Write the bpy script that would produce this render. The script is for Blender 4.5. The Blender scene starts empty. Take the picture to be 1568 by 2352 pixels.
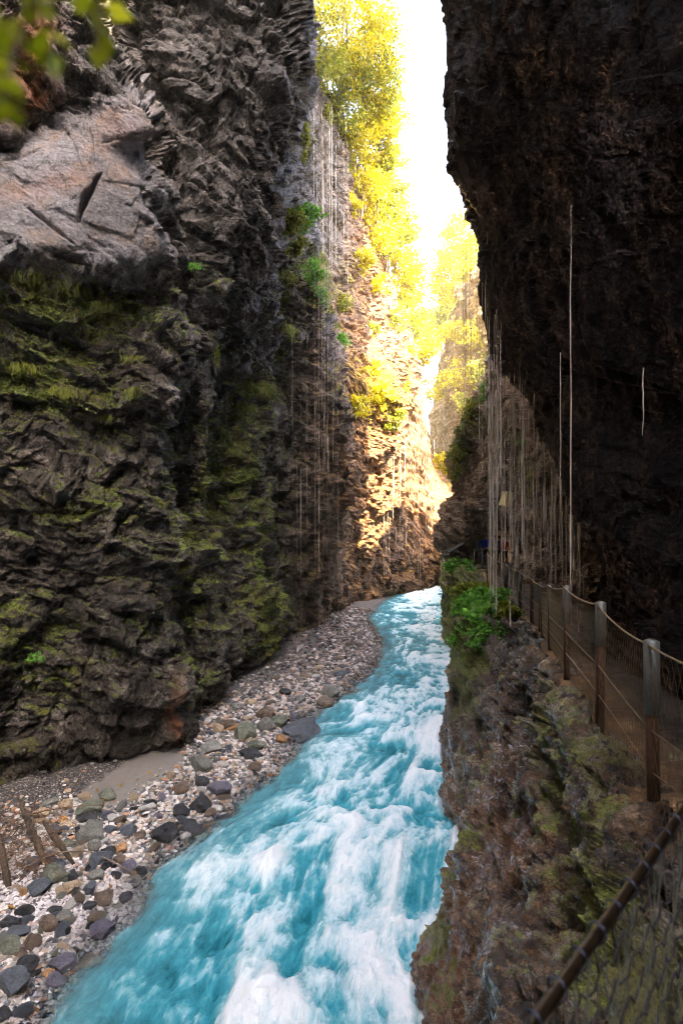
import bpy, bmesh, math, random
import numpy as np
from mathutils import Vector, Matrix, Euler

rng = np.random.default_rng(7)
random.seed(7)
C = bpy.context.scene.collection
scene = bpy.context.scene

# ------------------------------------------------------------------ camera, sky, sun, exposure
CAMZ = 7.0                       # eye height above the river
F = 1307.0                       # focal length of the photo measured on a 1568 x 2352 frame
cam_d = bpy.data.cameras.new("camera")
cam = bpy.data.objects.new("camera", cam_d); C.objects.link(cam)
cam.location = (0, 0, CAMZ); cam.rotation_euler = (math.radians(90), 0, 0)
cam_d.sensor_fit = 'VERTICAL'; cam_d.sensor_height = 36; cam_d.sensor_width = 24
cam_d.lens = 20.0; cam_d.clip_start = 0.05; cam_d.clip_end = 3000
cam_d.dof.use_dof = True; cam_d.dof.focus_distance = 13; cam_d.dof.aperture_fstop = 3.0
scene.camera = cam

SUN_DIR = Vector((0.42, -0.47, 0.77)).normalized()      # towards the sun
elev = math.asin(SUN_DIR.z); azim = math.atan2(SUN_DIR.x, SUN_DIR.y)
world = bpy.data.worlds.new("World"); scene.world = world; world.use_nodes = True
wn = world.node_tree
bg = wn.nodes['Background']; skyt = wn.nodes.new('ShaderNodeTexSky')
skyt.sky_type = 'NISHITA'; skyt.sun_disc = False
skyt.sun_elevation = elev; skyt.sun_rotation = azim
skyt.air_density = 0.6; skyt.dust_density = 5.0
wn.links.new(skyt.outputs[0], bg.inputs['Color']); bg.inputs['Strength'].default_value = 0.15
sl = bpy.data.lights.new("sun", 'SUN'); sl.energy = 4.5; sl.angle = math.radians(0.5); sl.color = (1, 0.84, 0.58)
so = bpy.data.objects.new("sun", sl); C.objects.link(so); so.location = (20, -20, 60)
so.rotation_euler = SUN_DIR.to_track_quat('Z', 'Y').to_euler()

scene.view_settings.view_transform = 'Standard'; scene.view_settings.look = 'None'
scene.view_settings.exposure = 4.65; scene.view_settings.gamma = 1.0
scene.render.engine = 'CYCLES'
scene.cycles.use_denoising = True
scene.cycles.max_bounces = 6; scene.cycles.diffuse_bounces = 3; scene.cycles.glossy_bounces = 3
scene.cycles.transparent_max_bounces = 16; scene.cycles.transmission_bounces = 3
scene.cycles.sample_clamp_indirect = 8
scene.cycles.pixel_filter_type = 'BLACKMAN_HARRIS'; scene.cycles.filter_width = 1.1

def P(px, py, d):
    """a point measured on the photograph at distance d"""
    return np.array([(px-784)/F*d, d, CAMZ+(1176-py)/F*d])

# ------------------------------------------------------------------ numpy noise
T3 = rng.random((65536, 4)).astype(np.float32)
def _h(ix, iy, iz, s=0):
    return ((ix*73856093) ^ (iy*19349663) ^ (iz*83492791) ^ (s*2654435)) & 65535
def vnoise(p, s=0, lin=False):
    i = np.floor(p).astype(np.int64); f = (p-i).astype(np.float32)
    u = f if lin else f*f*f*(f*(f*6-15)+10)
    r = 0
    for a in (0, 1):
        wx = u[:, 0] if a else 1-u[:, 0]
        for b in (0, 1):
            wy = u[:, 1] if b else 1-u[:, 1]
            for c in (0, 1):
                wz = u[:, 2] if c else 1-u[:, 2]
                r = r + wx*wy*wz*T3[_h(i[:, 0]+a, i[:, 1]+b, i[:, 2]+c, s), 0]
    return r*2-1
def fbm(p, o=4, s=0, g=.5, lin=False):
    r = 0; a = 1; t = 0
    for k in range(o):
        r = r+a*vnoise(p*(2.03**k)+k*17.3, s+k, lin); t += a; a *= g
    return r/t
def ridged(p, o=4, s=0):
    r = 0; a = 1; t = 0
    for k in range(o):
        r = r+a*(1-np.abs(vnoise(p*(2.1**k)+k*9.1, s+k))*2); t += a; a *= .5
    return r/t
def cells(p, s=0):
    """faceted cell noise: returns plane-offset value and F2-F1"""
    q = p-.5
    i = np.floor(q).astype(np.int64)
    n = len(p)
    d1 = np.full(n, 9, np.float32); d2 = np.full(n, 9, np.float32); val = np.zeros(n, np.float32)
    for a in (0, 1):
        for b in (0, 1):
            for c in (0, 1):
                cx = i[:, 0]+a; cy = i[:, 1]+b; cz = i[:, 2]+c
                h = _h(cx, cy, cz, s)
                t = T3[h]; t2 = T3[(h*31+7) & 65535]
                ox = cx+.5+(t[:, 0]-.5)*.8-p[:, 0]; oy = cy+.5+(t[:, 1]-.5)*.8-p[:, 1]; oz = cz+.5+(t[:, 2]-.5)*.8-p[:, 2]
                d = (ox*ox+oy*oy+oz*oz).astype(np.float32)
                v = ((t2[:, 0]-.5)*ox+(t2[:, 1]-.5)*oy+(t2[:, 2]-.35)*oz)*1.5+(t[:, 3]-.5)*.9
                m = d < d1
                d2 = np.where(m, d1, np.minimum(d2, d)); val = np.where(m, v, val); d1 = np.where(m, d, d1)
    return val, np.sqrt(d2)-np.sqrt(d1)

def blocks(p, A, s=0):
    """jointed rock: random offsets and tilts of blocks cut by three sets of joints (columns of A)"""
    q = p@A
    q = q+.35*np.stack([T3[_h(np.floor(q[:, 1]).astype(np.int64), np.floor(q[:, 2]).astype(np.int64), 0, s), 1], T3[_h(np.floor(q[:, 2]).astype(np.int64), np.floor(q[:, 0]*.5).astype(np.int64), 3, s), 2], 0*q[:, 0]], 1)
    i = np.floor(q).astype(np.int64); f = q-i-.5
    h = _h(i[:, 0], i[:, 1], i[:, 2], s+3); t = T3[h]; t2 = T3[(h*17+5) & 65535]
    return (t[:, 3]-.5)*.8+(t2[:, 0]-.5)*f[:, 0]+(t2[:, 1]-.5)*f[:, 1]+(t2[:, 2]-.5)*f[:, 2]
def rotm(ax, ay, az):
    return np.array(Euler((ax, ay, az)).to_matrix())
def pchip(x, y, xn):
    """monotone cubic along axis 0; y (n, ...)"""
    x = np.asarray(x, float); h = np.diff(x); sh = (-1,)+(1,)*(y.ndim-1)
    dl = np.diff(y, axis=0)/h.reshape(sh)
    m = np.zeros_like(y)
    a, b = dl[:-1], dl[1:]
    w1 = (2*h[1:]+h[:-1]).reshape(sh); w2 = (h[1:]+2*h[:-1]).reshape(sh)
    with np.errstate(all='ignore'):
        hm = (w1+w2)/(w1/a+w2/b)
    m[1:-1] = np.where(a*b > 0, hm, 0)
    m[0] = dl[0]; m[-1] = dl[-1]
    k = np.clip(np.searchsorted(x, xn)-1, 0, len(x)-2)
    t = ((xn-x[k])/h[k]).reshape(sh); hh = h[k].reshape(sh)
    return (2*t**3-3*t**2+1)*y[k]+(t**3-2*t**2+t)*hh*m[k]+(-2*t**3+3*t**2)*y[k+1]+(t**3-t**2)*hh*m[k+1]

# ------------------------------------------------------------------ mesh helpers
def tag(o, label=None, cat=None, group=None, kind=None):
    if label: o['label'] = label
    if cat: o['category'] = cat
    if group: o['group'] = group
    if kind: o['kind'] = kind
    return o
def mesh_np(name, V, Fc, mat=None, smooth=True, attrs=None, uv=None, parent=None):
    """V (n,3), Fc (m,k) all faces of the same size"""
    me = bpy.data.meshes.new(name)
    V = np.ascontiguousarray(V, np.float32); Fc = np.ascontiguousarray(Fc, np.int32)
    m, k = Fc.shape
    me.vertices.add(len(V)); me.vertices.foreach_set('co', V.ravel())
    me.loops.add(m*k); me.loops.foreach_set('vertex_index', Fc.ravel())
    me.polygons.add(m)
    me.polygons.foreach_set('loop_start', np.arange(0, m*k, k, dtype=np.int32))
    me.polygons.foreach_set('loop_total', np.full(m, k, np.int32))
    me.update(calc_edges=True)
    me.polygons.foreach_set('use_smooth', np.full(m, smooth))
    if attrs:
        for an, av in attrs.items():
            at = me.attributes.new(an, 'FLOAT', 'POINT'); at.data.foreach_set('value', np.ascontiguousarray(av, np.float32).ravel())
    if uv is not None:
        ul = me.uv_layers.new(name='flow'); ul.data.foreach_set('uv', np.ascontiguousarray(uv[Fc.ravel()], np.float32).ravel())
    if mat: me.materials.append(mat)
    o = bpy.data.objects.new(name, me); C.objects.link(o)
    if parent: o.parent = parent
    return o
def grid_faces(nu, nv):
    i = np.arange(nu-1)[:, None]*nv+np.arange(nv-1)[None]
    return np.stack([i, i+nv, i+nv+1, i+1], -1).reshape(-1, 4)
class MB:
    def __init__(s): s.v = []; s.f = []; s.n = 0
    def add(s, V, Fc):
        s.v.append(np.asarray(V, float)); s.f.append(np.asarray(Fc)+s.n); s.n += len(V)
    def tube(s, pts, r, k=6, cap=True):
        pts = np.asarray(pts, float); n = len(pts)
        r = np.broadcast_to(r, (n,))
        t = np.gradient(pts, axis=0); t /= np.linalg.norm(t, axis=1)[:, None]+1e-9
        up = np.array([0, 0, 1.]) if abs(t[0, 2]) < .9 else np.array([1., 0, 0])
        a = np.cross(t, up); a /= np.linalg.norm(a, axis=1)[:, None]+1e-9
        b = np.cross(t, a)
        an = np.arange(k)*2*math.pi/k
        V = pts[:, None]+r[:, None, None]*(a[:, None]*np.cos(an)[None, :, None]+b[:, None]*np.sin(an)[None, :, None])
        V = V.reshape(-1, 3)
        i = np.arange(n-1)[:, None]*k+np.arange(k)[None]; j = np.arange(n-1)[:, None]*k+(np.arange(k)[None]+1) % k
        Fq = np.stack([i, j, j+k, i+k], -1).reshape(-1, 4)
        if cap:
            V = np.vstack([V, pts[:1], pts[-1:]]); c0 = n*k; c1 = c0+1
            q = np.arange(k)
            Fq = np.vstack([Fq, np.stack([(q+1) % k, q, np.full(k, c0), np.full(k, c0)], -1),
                            np.stack([(n-1)*k+q, (n-1)*k+(q+1) % k, np.full(k, c1), np.full(k, c1)], -1)])
        s.add(V, Fq)
    def box(s, c, sx, sy, sz, R=None):
        V = np.array([[x, y, z] for x in (-.5, .5) for y in (-.5, .5) for z in (-.5, .5)])*[sx, sy, sz]
        if R is not None: V = V@np.array(R).T
        s.add(V+np.asarray(c), [[0, 1, 3, 2], [4, 6, 7, 5], [0, 4, 5, 1], [2, 3, 7, 6], [0, 2, 6, 4], [1, 5, 7, 3]])
    def build(s, name, mat=None, parent=None, smooth=True, attrs=None):
        V = np.vstack(s.v); Fq = np.vstack(s.f)
        me = bpy.data.meshes.new(name)
        faces = [tuple(dict.fromkeys(f)) for f in Fq.tolist()]
        me.from_pydata(V.tolist(), [], faces)
        me.polygons.foreach_set('use_smooth', np.full(len(faces), smooth))
        if attrs:
            for an, av in attrs.items():
                at = me.attributes.new(an, 'FLOAT', 'POINT'); at.data.foreach_set('value', np.asarray(av, np.float32))
        if mat: me.materials.append(mat)
        o = bpy.data.objects.new(name, me); C.objects.link(o)
        if parent: o.parent = parent
        return o
def empty(name, loc=(0, 0, 0)):
    o = bpy.data.objects.new(name, None); C.objects.link(o); o.location = loc; o.empty_display_size = .2
    return o

# ------------------------------------------------------------------ materials
class NT:
    def __init__(s, name):
        s.m = bpy.data.materials.new(name); s.m.use_nodes = True; s.t = s.m.node_tree
        s.b = s.t.nodes['Principled BSDF']; s.out = s.t.nodes['Material Output']
    def n(s, typ, **kw):
        n = s.t.nodes.new(typ)
        for k, v in kw.items():
            if k.startswith('i_'):
                key = k[2:]; key = int(key) if key.isdigit() else key
                s.set(n.inputs[key], v)
            else: setattr(n, k, v)
        return n
    def set(s, inp, v):
        if hasattr(v, 'links') or isinstance(v, bpy.types.NodeSocket): s.t.links.new(v, inp)
        else: inp.default_value = v
    def coord(s): return s.n('ShaderNodeTexCoord').outputs['Object']
    def mapping(s, sc, v=None, rot=(0, 0, 0)):
        m = s.n('ShaderNodeMapping'); m.inputs['Scale'].default_value = sc; m.inputs['Rotation'].default_value = rot
        s.t.links.new(v or s.coord(), m.inputs['Vector']); return m.outputs[0]
    def noise(s, scale, detail=4, rough=.55, v=None, dist=0):
        n = s.n('ShaderNodeTexNoise'); n.inputs['Scale'].default_value = scale; n.inputs['Detail'].default_value = detail
        n.inputs['Roughness'].default_value = rough; n.inputs['Distortion'].default_value = dist
        s.t.links.new(v or s.coord(), n.inputs['Vector']); return n.outputs['Fac']
    def ramp(s, fac, stops, interp='LINEAR'):
        r = s.n('ShaderNodeValToRGB'); cr = r.color_ramp; cr.interpolation = interp
        while len(cr.elements) > 1: cr.elements.remove(cr.elements[-1])
        for k, (p, c) in enumerate(stops):
            e = cr.elements[0] if k == 0 else cr.elements.new(p)
            e.position = p; e.color = (c, c, c, 1) if isinstance(c, (int, float)) else (*c, 1)
        s.t.links.new(fac, r.inputs[0]); return r.outputs[0]
    def mix(s, f, a, b, mode='MIX'):
        m = s.n('ShaderNodeMix'); m.data_type = 'RGBA'; m.blend_type = mode
        s.set(m.inputs[0], f)
        for i, v in ((6, a), (7, b)):
            if isinstance(v, tuple): v = (*v, 1) if len(v) == 3 else v
            s.set(m.inputs[i], v)
        return m.outputs[2]
    def math(s, op, a, b=0.0, clamp=False):
        m = s.n('ShaderNodeMath'); m.operation = op; m.use_clamp = clamp
        s.set(m.inputs[0], a); s.set(m.inputs[1], b); return m.outputs[0]
    def attr(s, name):
        a = s.n('ShaderNodeAttribute'); a.attribute_name = name; return a.outputs['Fac']
    def bump(s, h, strength, dist, prev=None):
        b = s.n('ShaderNodeBump'); b.inputs['Strength'].default_value = strength; b.inputs['Distance'].default_value = dist
        s.t.links.new(h, b.inputs['Height'])
        if prev: s.t.links.new(prev, b.inputs['Normal'])
        return b.outputs[0]

def rock_mat(name, dark, mid, light, rough=(.55, .85), moss_col=(.075, .095, .008), stria=(1, 1, .35), bump=1.0, spec=.4, wetcoat_glintpaint=False):
    n = NT(name)
    co = n.coord()
    big = n.noise(.5, 5, .6); med = n.noise(2.2, 7, .65, dist=.4); fine = n.noise(16, 6, .7)
    st = n.noise(3.0, 6, .65, v=n.mapping(stria))
    vf = n.n('ShaderNodeTexVoronoi', feature='DISTANCE_TO_EDGE'); vf.inputs['Scale'].default_value = 1.6
    wv = n.n('ShaderNodeVectorMath', operation='ADD'); ns = n.n('ShaderNodeTexNoise'); ns.inputs['Scale'].default_value = 2.5; ns.inputs['Detail'].default_value = 4
    n.t.links.new(co, ns.inputs['Vector']); n.t.links.new(co, wv.inputs[0]); nsc = n.n('ShaderNodeVectorMath', operation='SCALE'); nsc.inputs['Scale'].default_value = .35; n.t.links.new(ns.outputs['Color'], nsc.inputs[0]); n.t.links.new(nsc.outputs[0], wv.inputs[1])
    n.t.links.new(wv.outputs[0], vf.inputs['Vector'])
    crack = n.ramp(vf.outputs['Distance'], [(0, 0.0), (.035, 1.0)])
    base = n.ramp(n.math('MULTIPLY', n.math('ADD', med, st), .5), [(.36, dark), (.5, mid), (.64, light)])
    base = n.mix(n.ramp(big, [(.4, 0.0), (.65, .55)]), base, tuple(c*1.0 for c in dark))
    base = n.mix(n.ramp(n.noise(1.1, 4, .6), [(.45, 0.0), (.6, .55)]), base, n.mix(1.0, base, (.90, .92, 1.0), 'MULTIPLY'))
    base = n.mix(.85, base, n.ramp(fine, [(.40, .14), (.58, 1.6)]), 'MULTIPLY')
    grit = n.noise(70, 3, .8)
    base = n.mix(.7, base, n.ramp(grit, [(.4, .45), (.6, 1.3)]), 'MULTIPLY')
    base = n.mix(n.ramp(grit, [(.66, 0.0), (.72, .6)]), base, tuple(min(.6, c*2.2) for c in light))
    # pits
    pits = n.n('ShaderNodeTexVoronoi'); pits.inputs['Scale'].default_value = 7.5
    n.t.links.new(n.mapping((1, 1, 1.9), wv.outputs[0]), pits.inputs['Vector'])
    pit = n.ramp(n.math('ADD', pits.outputs['Distance'], n.math('MULTIPLY', fine, .35)), [(.30, 0.0), (.46, 1.0)])
    pal = n.attr('pale')
    pcol = n.mix(n.ramp(n.noise(1.3, 5, .7), [(.50, 0.0), (.68, .75)]), (.25, .235, .245), (.32, .19, .11))
    pcol = n.mix(.7, pcol, n.ramp(n.noise(5, 7, .75, v=n.mapping((1, 1, 3.2), rot=(0, .35, 0))), [(.36, .35), (.56, 1.15)]), 'MULTIPLY')
    pcol = n.mix(.7, pcol, n.ramp(fine, [(.35, .4), (.6, 1.1)]), 'MULTIPLY')
    if wetcoat_glintpaint:
        base = n.mix(n.math('MULTIPLY', pal, n.ramp(n.noise(19, 5, .75, v=n.mapping((1, 1, .55))), [(.50, 0.0), (.56, .95)])), base, (.52, .53, .60))  # pale specks painted in for sky glints on the wet rock
    else:
        base = n.mix(n.math('MULTIPLY', pal, .9), base, pcol)
    rust = n.math('MULTIPLY', n.attr('rust'), n.ramp(med, [(.35, .3), (.6, 1.0)]))
    base = n.mix(rust, base, (.30, .085, .015))
    # moss colour
    mz = n.math('ADD', n.math('MULTIPLY', n.noise(2.2, 5, .7), .5), n.math('MULTIPLY', n.noise(11, 6, .8), .5))
    mossf = n.ramp(n.math('ADD', n.attr('moss'), n.math('MULTIPLY', n.math('SUBTRACT', mz, .5), 3.0)), [(.42, 0.0), (.60, 1.0)])
    mcol = n.mix(n.ramp(n.noise(24, 6, .85), [(.36, 0.0), (.62, 1.0)]), tuple(c*.22 for c in moss_col), tuple(c*2.9 for c in moss_col))
    mcol = n.mix(n.ramp(n.noise(1.5, 3), [(.45, 0.0), (.6, .6)]), mcol, (.10, .055, .008))
    base = n.mix(n.math('MULTIPLY', mossf, .93), base, mcol)
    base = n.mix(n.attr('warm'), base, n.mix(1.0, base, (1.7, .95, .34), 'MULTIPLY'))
    n.set(n.b.inputs['Base Color'], base)
    wet = n.attr('wet')
    rr = n.mix(wet, n.ramp(fine, [(.3, rough[0]), (.7, rough[1])]), (.13, .13, .13))
    rr = n.mix(mossf, rr, (.95, .95, .95))
    n.set(n.b.inputs['Roughness'], rr)
    n.b.inputs['Specular IOR Level'].default_value = spec
    h = n.math('ADD', n.math('MULTIPLY', med, .45), n.math('MULTIPLY', st, .35))
    def frac(scale, det, rot):
        v = n.n('ShaderNodeTexVoronoi', distance='MANHATTAN'); v.inputs['Scale'].default_value = scale; v.inputs['Detail'].default_value = det; v.inputs['Roughness'].default_value = .6
        n.t.links.new(n.mapping((1, 1, .8), wv.outputs[0], rot), v.inputs['Vector']); return v.outputs['Distance']
    h = n.math('ADD', h, n.math('MULTIPLY', frac(1.7, 4, (.4, .7, .2)), -.50))
    h = n.math('ADD', h, n.math('MULTIPLY', frac(6.5, 2, (1.1, .3, .9)), -.16))
    h = n.math('ADD', h, n.math('MULTIPLY', pit, .08))
    nb = n.bump(h, .9*bump, .16)
    nb = n.bump(n.math('ADD', fine, n.math('MULTIPLY', grit, .5)), 1.0*bump, .06, nb)
    n.set(n.b.inputs['Normal'], nb)
    if wetcoat_glintpaint:
        n.set(n.b.inputs['Coat Weight'], n.ramp(n.math('ADD', n.noise(3.5, 4, .7), n.math('MULTIPLY', n.attr('pale'), .25)), [(.44, 0.0), (.56, 1.0)])); n.b.inputs['Coat Roughness'].default_value = .06
        n.b.inputs['Coat IOR'].default_value = 1.7
        n.set(n.b.inputs['Coat Normal'], n.bump(n.noise(22, 3, .7, v=n.mapping((1, 1, .45))), 1.0, .12))
    return n.m

SURF = {}
# ------------------------------------------------------------------ cliffs: lofted from measured profiles, then fractured
def loft(name, ribs, nu, nv, mat, amp=1.0, scl=1.0, flute=0.0, paint=None, rowbias=None, flip=True, sm=2.0, relief=(1, 1, 1), calm=None):
    """ribs: lists of (px, py, d) from top to bottom"""
    vv = np.linspace(0, 1, nv)
    W = []; PX = []; PY = []
    for r in ribs:
        a = np.array(r, float)
        if a.shape[1] == 4:      # world profile (x, y, z, flag)
            t = np.linspace(0, 1, len(a)); w = pchip(t, a[:, :3], vv)
            px = 784+F*w[:, 0]/np.maximum(w[:, 1], .5); py = 1176-F*(w[:, 2]-CAMZ)/np.maximum(w[:, 1], .5)
        else:
            pyk = np.interp(vv, [0, .14, 1], [a[0, 1], -30, a[-1, 1]]) if a[0, 1] < -300 else a[0, 1]+(a[-1, 1]-a[0, 1])*vv
            px = pchip(a[:, 1], a[:, :1], pyk)[:, 0]; d = pchip(a[:, 1], a[:, 2:3], pyk)[:, 0]; py = pyk
            w = np.stack([(px-784)/F*d, d, CAMZ+(1176-pyk)/F*d], 1)
        W.append(w); PX.append(px); PY.append(py)
    W = np.array(W); PX = np.array(PX); PY = np.array(PY)
    seg = []
    for i in range(len(ribs)-1):
        ds = np.median(np.hypot(np.clip(PX[i+1], -300, 1900)-np.clip(PX[i], -300, 1900), 0))
        dw = np.median(np.linalg.norm(W[i+1]-W[i], axis=1)/np.maximum(np.abs(W[i, :, 1]), 3))*F*.35
        seg.append(max(ds, 8)+dw)
    U = np.concatenate([[0], np.cumsum(seg)])
    uu = np.linspace(0, U[-1], nu)
    G = pchip(U, W, uu); QX = pchip(U, PX[..., None], uu)[..., 0]; QY = pchip(U, PY[..., None], uu)[..., 0]
    # local kink softening
    k = np.exp(-np.arange(-6, 7)**2/(2*sm*sm)); k /= k.sum()
    Gp = np.pad(G, ((0, 0), (6, 6), (0, 0)), 'edge')
    G = sum(k[j]*Gp[:, j:j+nv] for j in range(13))
    du = np.gradient(G, axis=0); dv = np.gradient(G, axis=1)
    N = np.cross(du, dv); N /= np.linalg.norm(N, axis=2)[..., None]+1e-9
    if flip: N = -N
    # average the normal so that creases displace coherently
    for _ in range(6):
        Np = np.pad(N, ((1, 1), (1, 1), (0, 0)), 'edge')
        N = (Np[:-2, 1:-1]+Np[2:, 1:-1]+Np[1:-1, :-2]+Np[1:-1, 2:]+N)/5
    N /= np.linalg.norm(N, axis=2)[..., None]+1e-9
    p = G.reshape(-1, 3).astype(np.float64); n_ = N.reshape(-1, 3)
    q = p/scl
    wrp = np.stack([vnoise(q*.45, 1), vnoise(q*.45+31, 2), vnoise(q*.45+77, 3)], 1)*.45
    wrp2 = np.stack([vnoise(q*1.7, 11), vnoise(q*1.7+31, 12), vnoise(q*1.7+77, 13)], 1)*.07
    w_ = q+wrp+wrp2
    tilt = np.array([[1, 0, 0], [0, 1, .3], [.25, -.3, 1]])
    wt = w_@tilt.T
    a1, e1 = cells(wt/np.array([2.6, 2.6, 2.0]), 5)
    a2, e2 = cells(wt/np.array([.95, .95, .75])+3.3, 6)
    a3, e3 = cells(wt/np.array([.34, .34, .36])+7.7, 7)
    a4, e4 = cells(wt/np.array([.14, .14, .15])+1.7, 8)
    b1 = blocks(w_, rotm(.35, .25, .5)/np.array([1.5, 1.9, .85]), 9)
    b2 = blocks(w_+4.1, rotm(.25, .45, .9)/np.array([.55, .62, .34]), 10)
    b3 = blocks(w_+8.3, rotm(.5, .15, .2)/np.array([.19, .22, .15]), 12)
    d = .46*a1*relief[0]+.20*a2*relief[1]+.06*a3*relief[2]+.03*a4*relief[2]+.50*b1*relief[0]+.27*b2*relief[1]+.10*b3*relief[2]
    for nb_, spc, off_, gr_, sd_ in (((.12, .30, .95), 1.35, .26, .14, 3), ((.05, .38, .92), .47, .09, .05, 8), ((.85, -.50, .12), 2.4, .24, .12, 5)):
        tb = q@np.array(nb_)/spc+.22*vnoise(q*.5, 50+sd_)+.05*vnoise(q*2.2, 55+sd_); ib = np.floor(tb).astype(np.int64); fb = tb-ib
        pr_ = vnoise(q*.6+sd_*9, 60+sd_)*.5+.5
        d += (off_*(T3[_h(ib, ib*0, ib*0, sd_), 0]-.5)-gr_*np.exp(-(np.minimum(fb, 1-fb)*spc/.035)**2)*pr_)*relief[0]
    d += -.07*np.exp(-(e1/.03)**2)*relief[0]
    R45 = np.array([[.8, .36, .48], [-.6, .48, .64], [0, -.8, .6]])
    d += .22*fbm(w_*.8, 3, 21)+.10*fbm((w_*np.array([1, 1, .7]))@R45*2.3, 6, 31, .55, True)
    if flute > 0:
        d += flute*(.25*ridged(w_*np.array([1.3, 1.3, .22]), 4, 41)+.10*ridged(w_*np.array([4, 4, .6]), 3, 43))
    d = d*amp*scl
    if calm:
        c_, g_ = calm(QX.ravel(), QY.ravel(), p); d = d*c_+g_
    dg = d.reshape(nu, nv); dp = np.pad(dg, 1, 'edge')
    d = (.6*dg+.10*(dp[:-2, 1:-1]+dp[2:, 1:-1]+dp[1:-1, :-2]+dp[1:-1, 2:])).ravel()
    X = p+n_*d[:, None]
    at = {k_: np.zeros(len(X)) for k_ in ('pale', 'moss', 'wet', 'rust', 'warm')}
    # upward facing ledges gather moss
    Xg = X.reshape(nu, nv, 3)
    Nn = np.cross(np.gradient(Xg, axis=0), np.gradient(Xg, axis=1)); Nn /= np.linalg.norm(Nn, axis=2)[..., None]+1e-9
    if flip: Nn = -Nn
    upf = Nn[..., 2].ravel()
    if paint: paint(at, QX.ravel(), QY.ravel(), X, upf)
    Fc = grid_faces(nu, nv)
    if flip: Fc = Fc[:, ::-1]
    o = mesh_np(name, X, Fc, mat, False, at)
    SURF[name] = (X, QX.ravel(), QY.ravel(), Nn.reshape(-1, 3), at)
    return o, Xg
def blob(px, py, cx, cy, rx, ry, rot=0):
    c, s = math.cos(rot), math.sin(rot)
    x = px-cx; y = py-cy
    return np.exp(-(((x*c+y*s)/rx)**2+((-x*s+y*c)/ry)**2))

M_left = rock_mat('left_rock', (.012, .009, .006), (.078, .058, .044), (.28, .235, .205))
M_rightlow = rock_mat('wet_ledge_rock', (.03, .015, .006), (.17, .095, .045), (.46, .33, .22), rough=(.25, .5), spec=.9, stria=(1.8, 1.8, .22), moss_col=(.12, .135, .008), bump=1.3, wetcoat_glintpaint=True)
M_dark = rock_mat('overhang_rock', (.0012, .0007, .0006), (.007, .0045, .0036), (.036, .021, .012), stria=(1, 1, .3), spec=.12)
M_mid = rock_mat('alcove_rock', (.09, .05, .024), (.34, .22, .125), (.56, .41, .26), stria=(1, 1, .4))
M_far = rock_mat('far_rock', (.12, .065, .02), (.30, .19, .075), (.46, .33, .15), stria=(1, 1, .4), moss_col=(.12, .10, .01))

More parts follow.
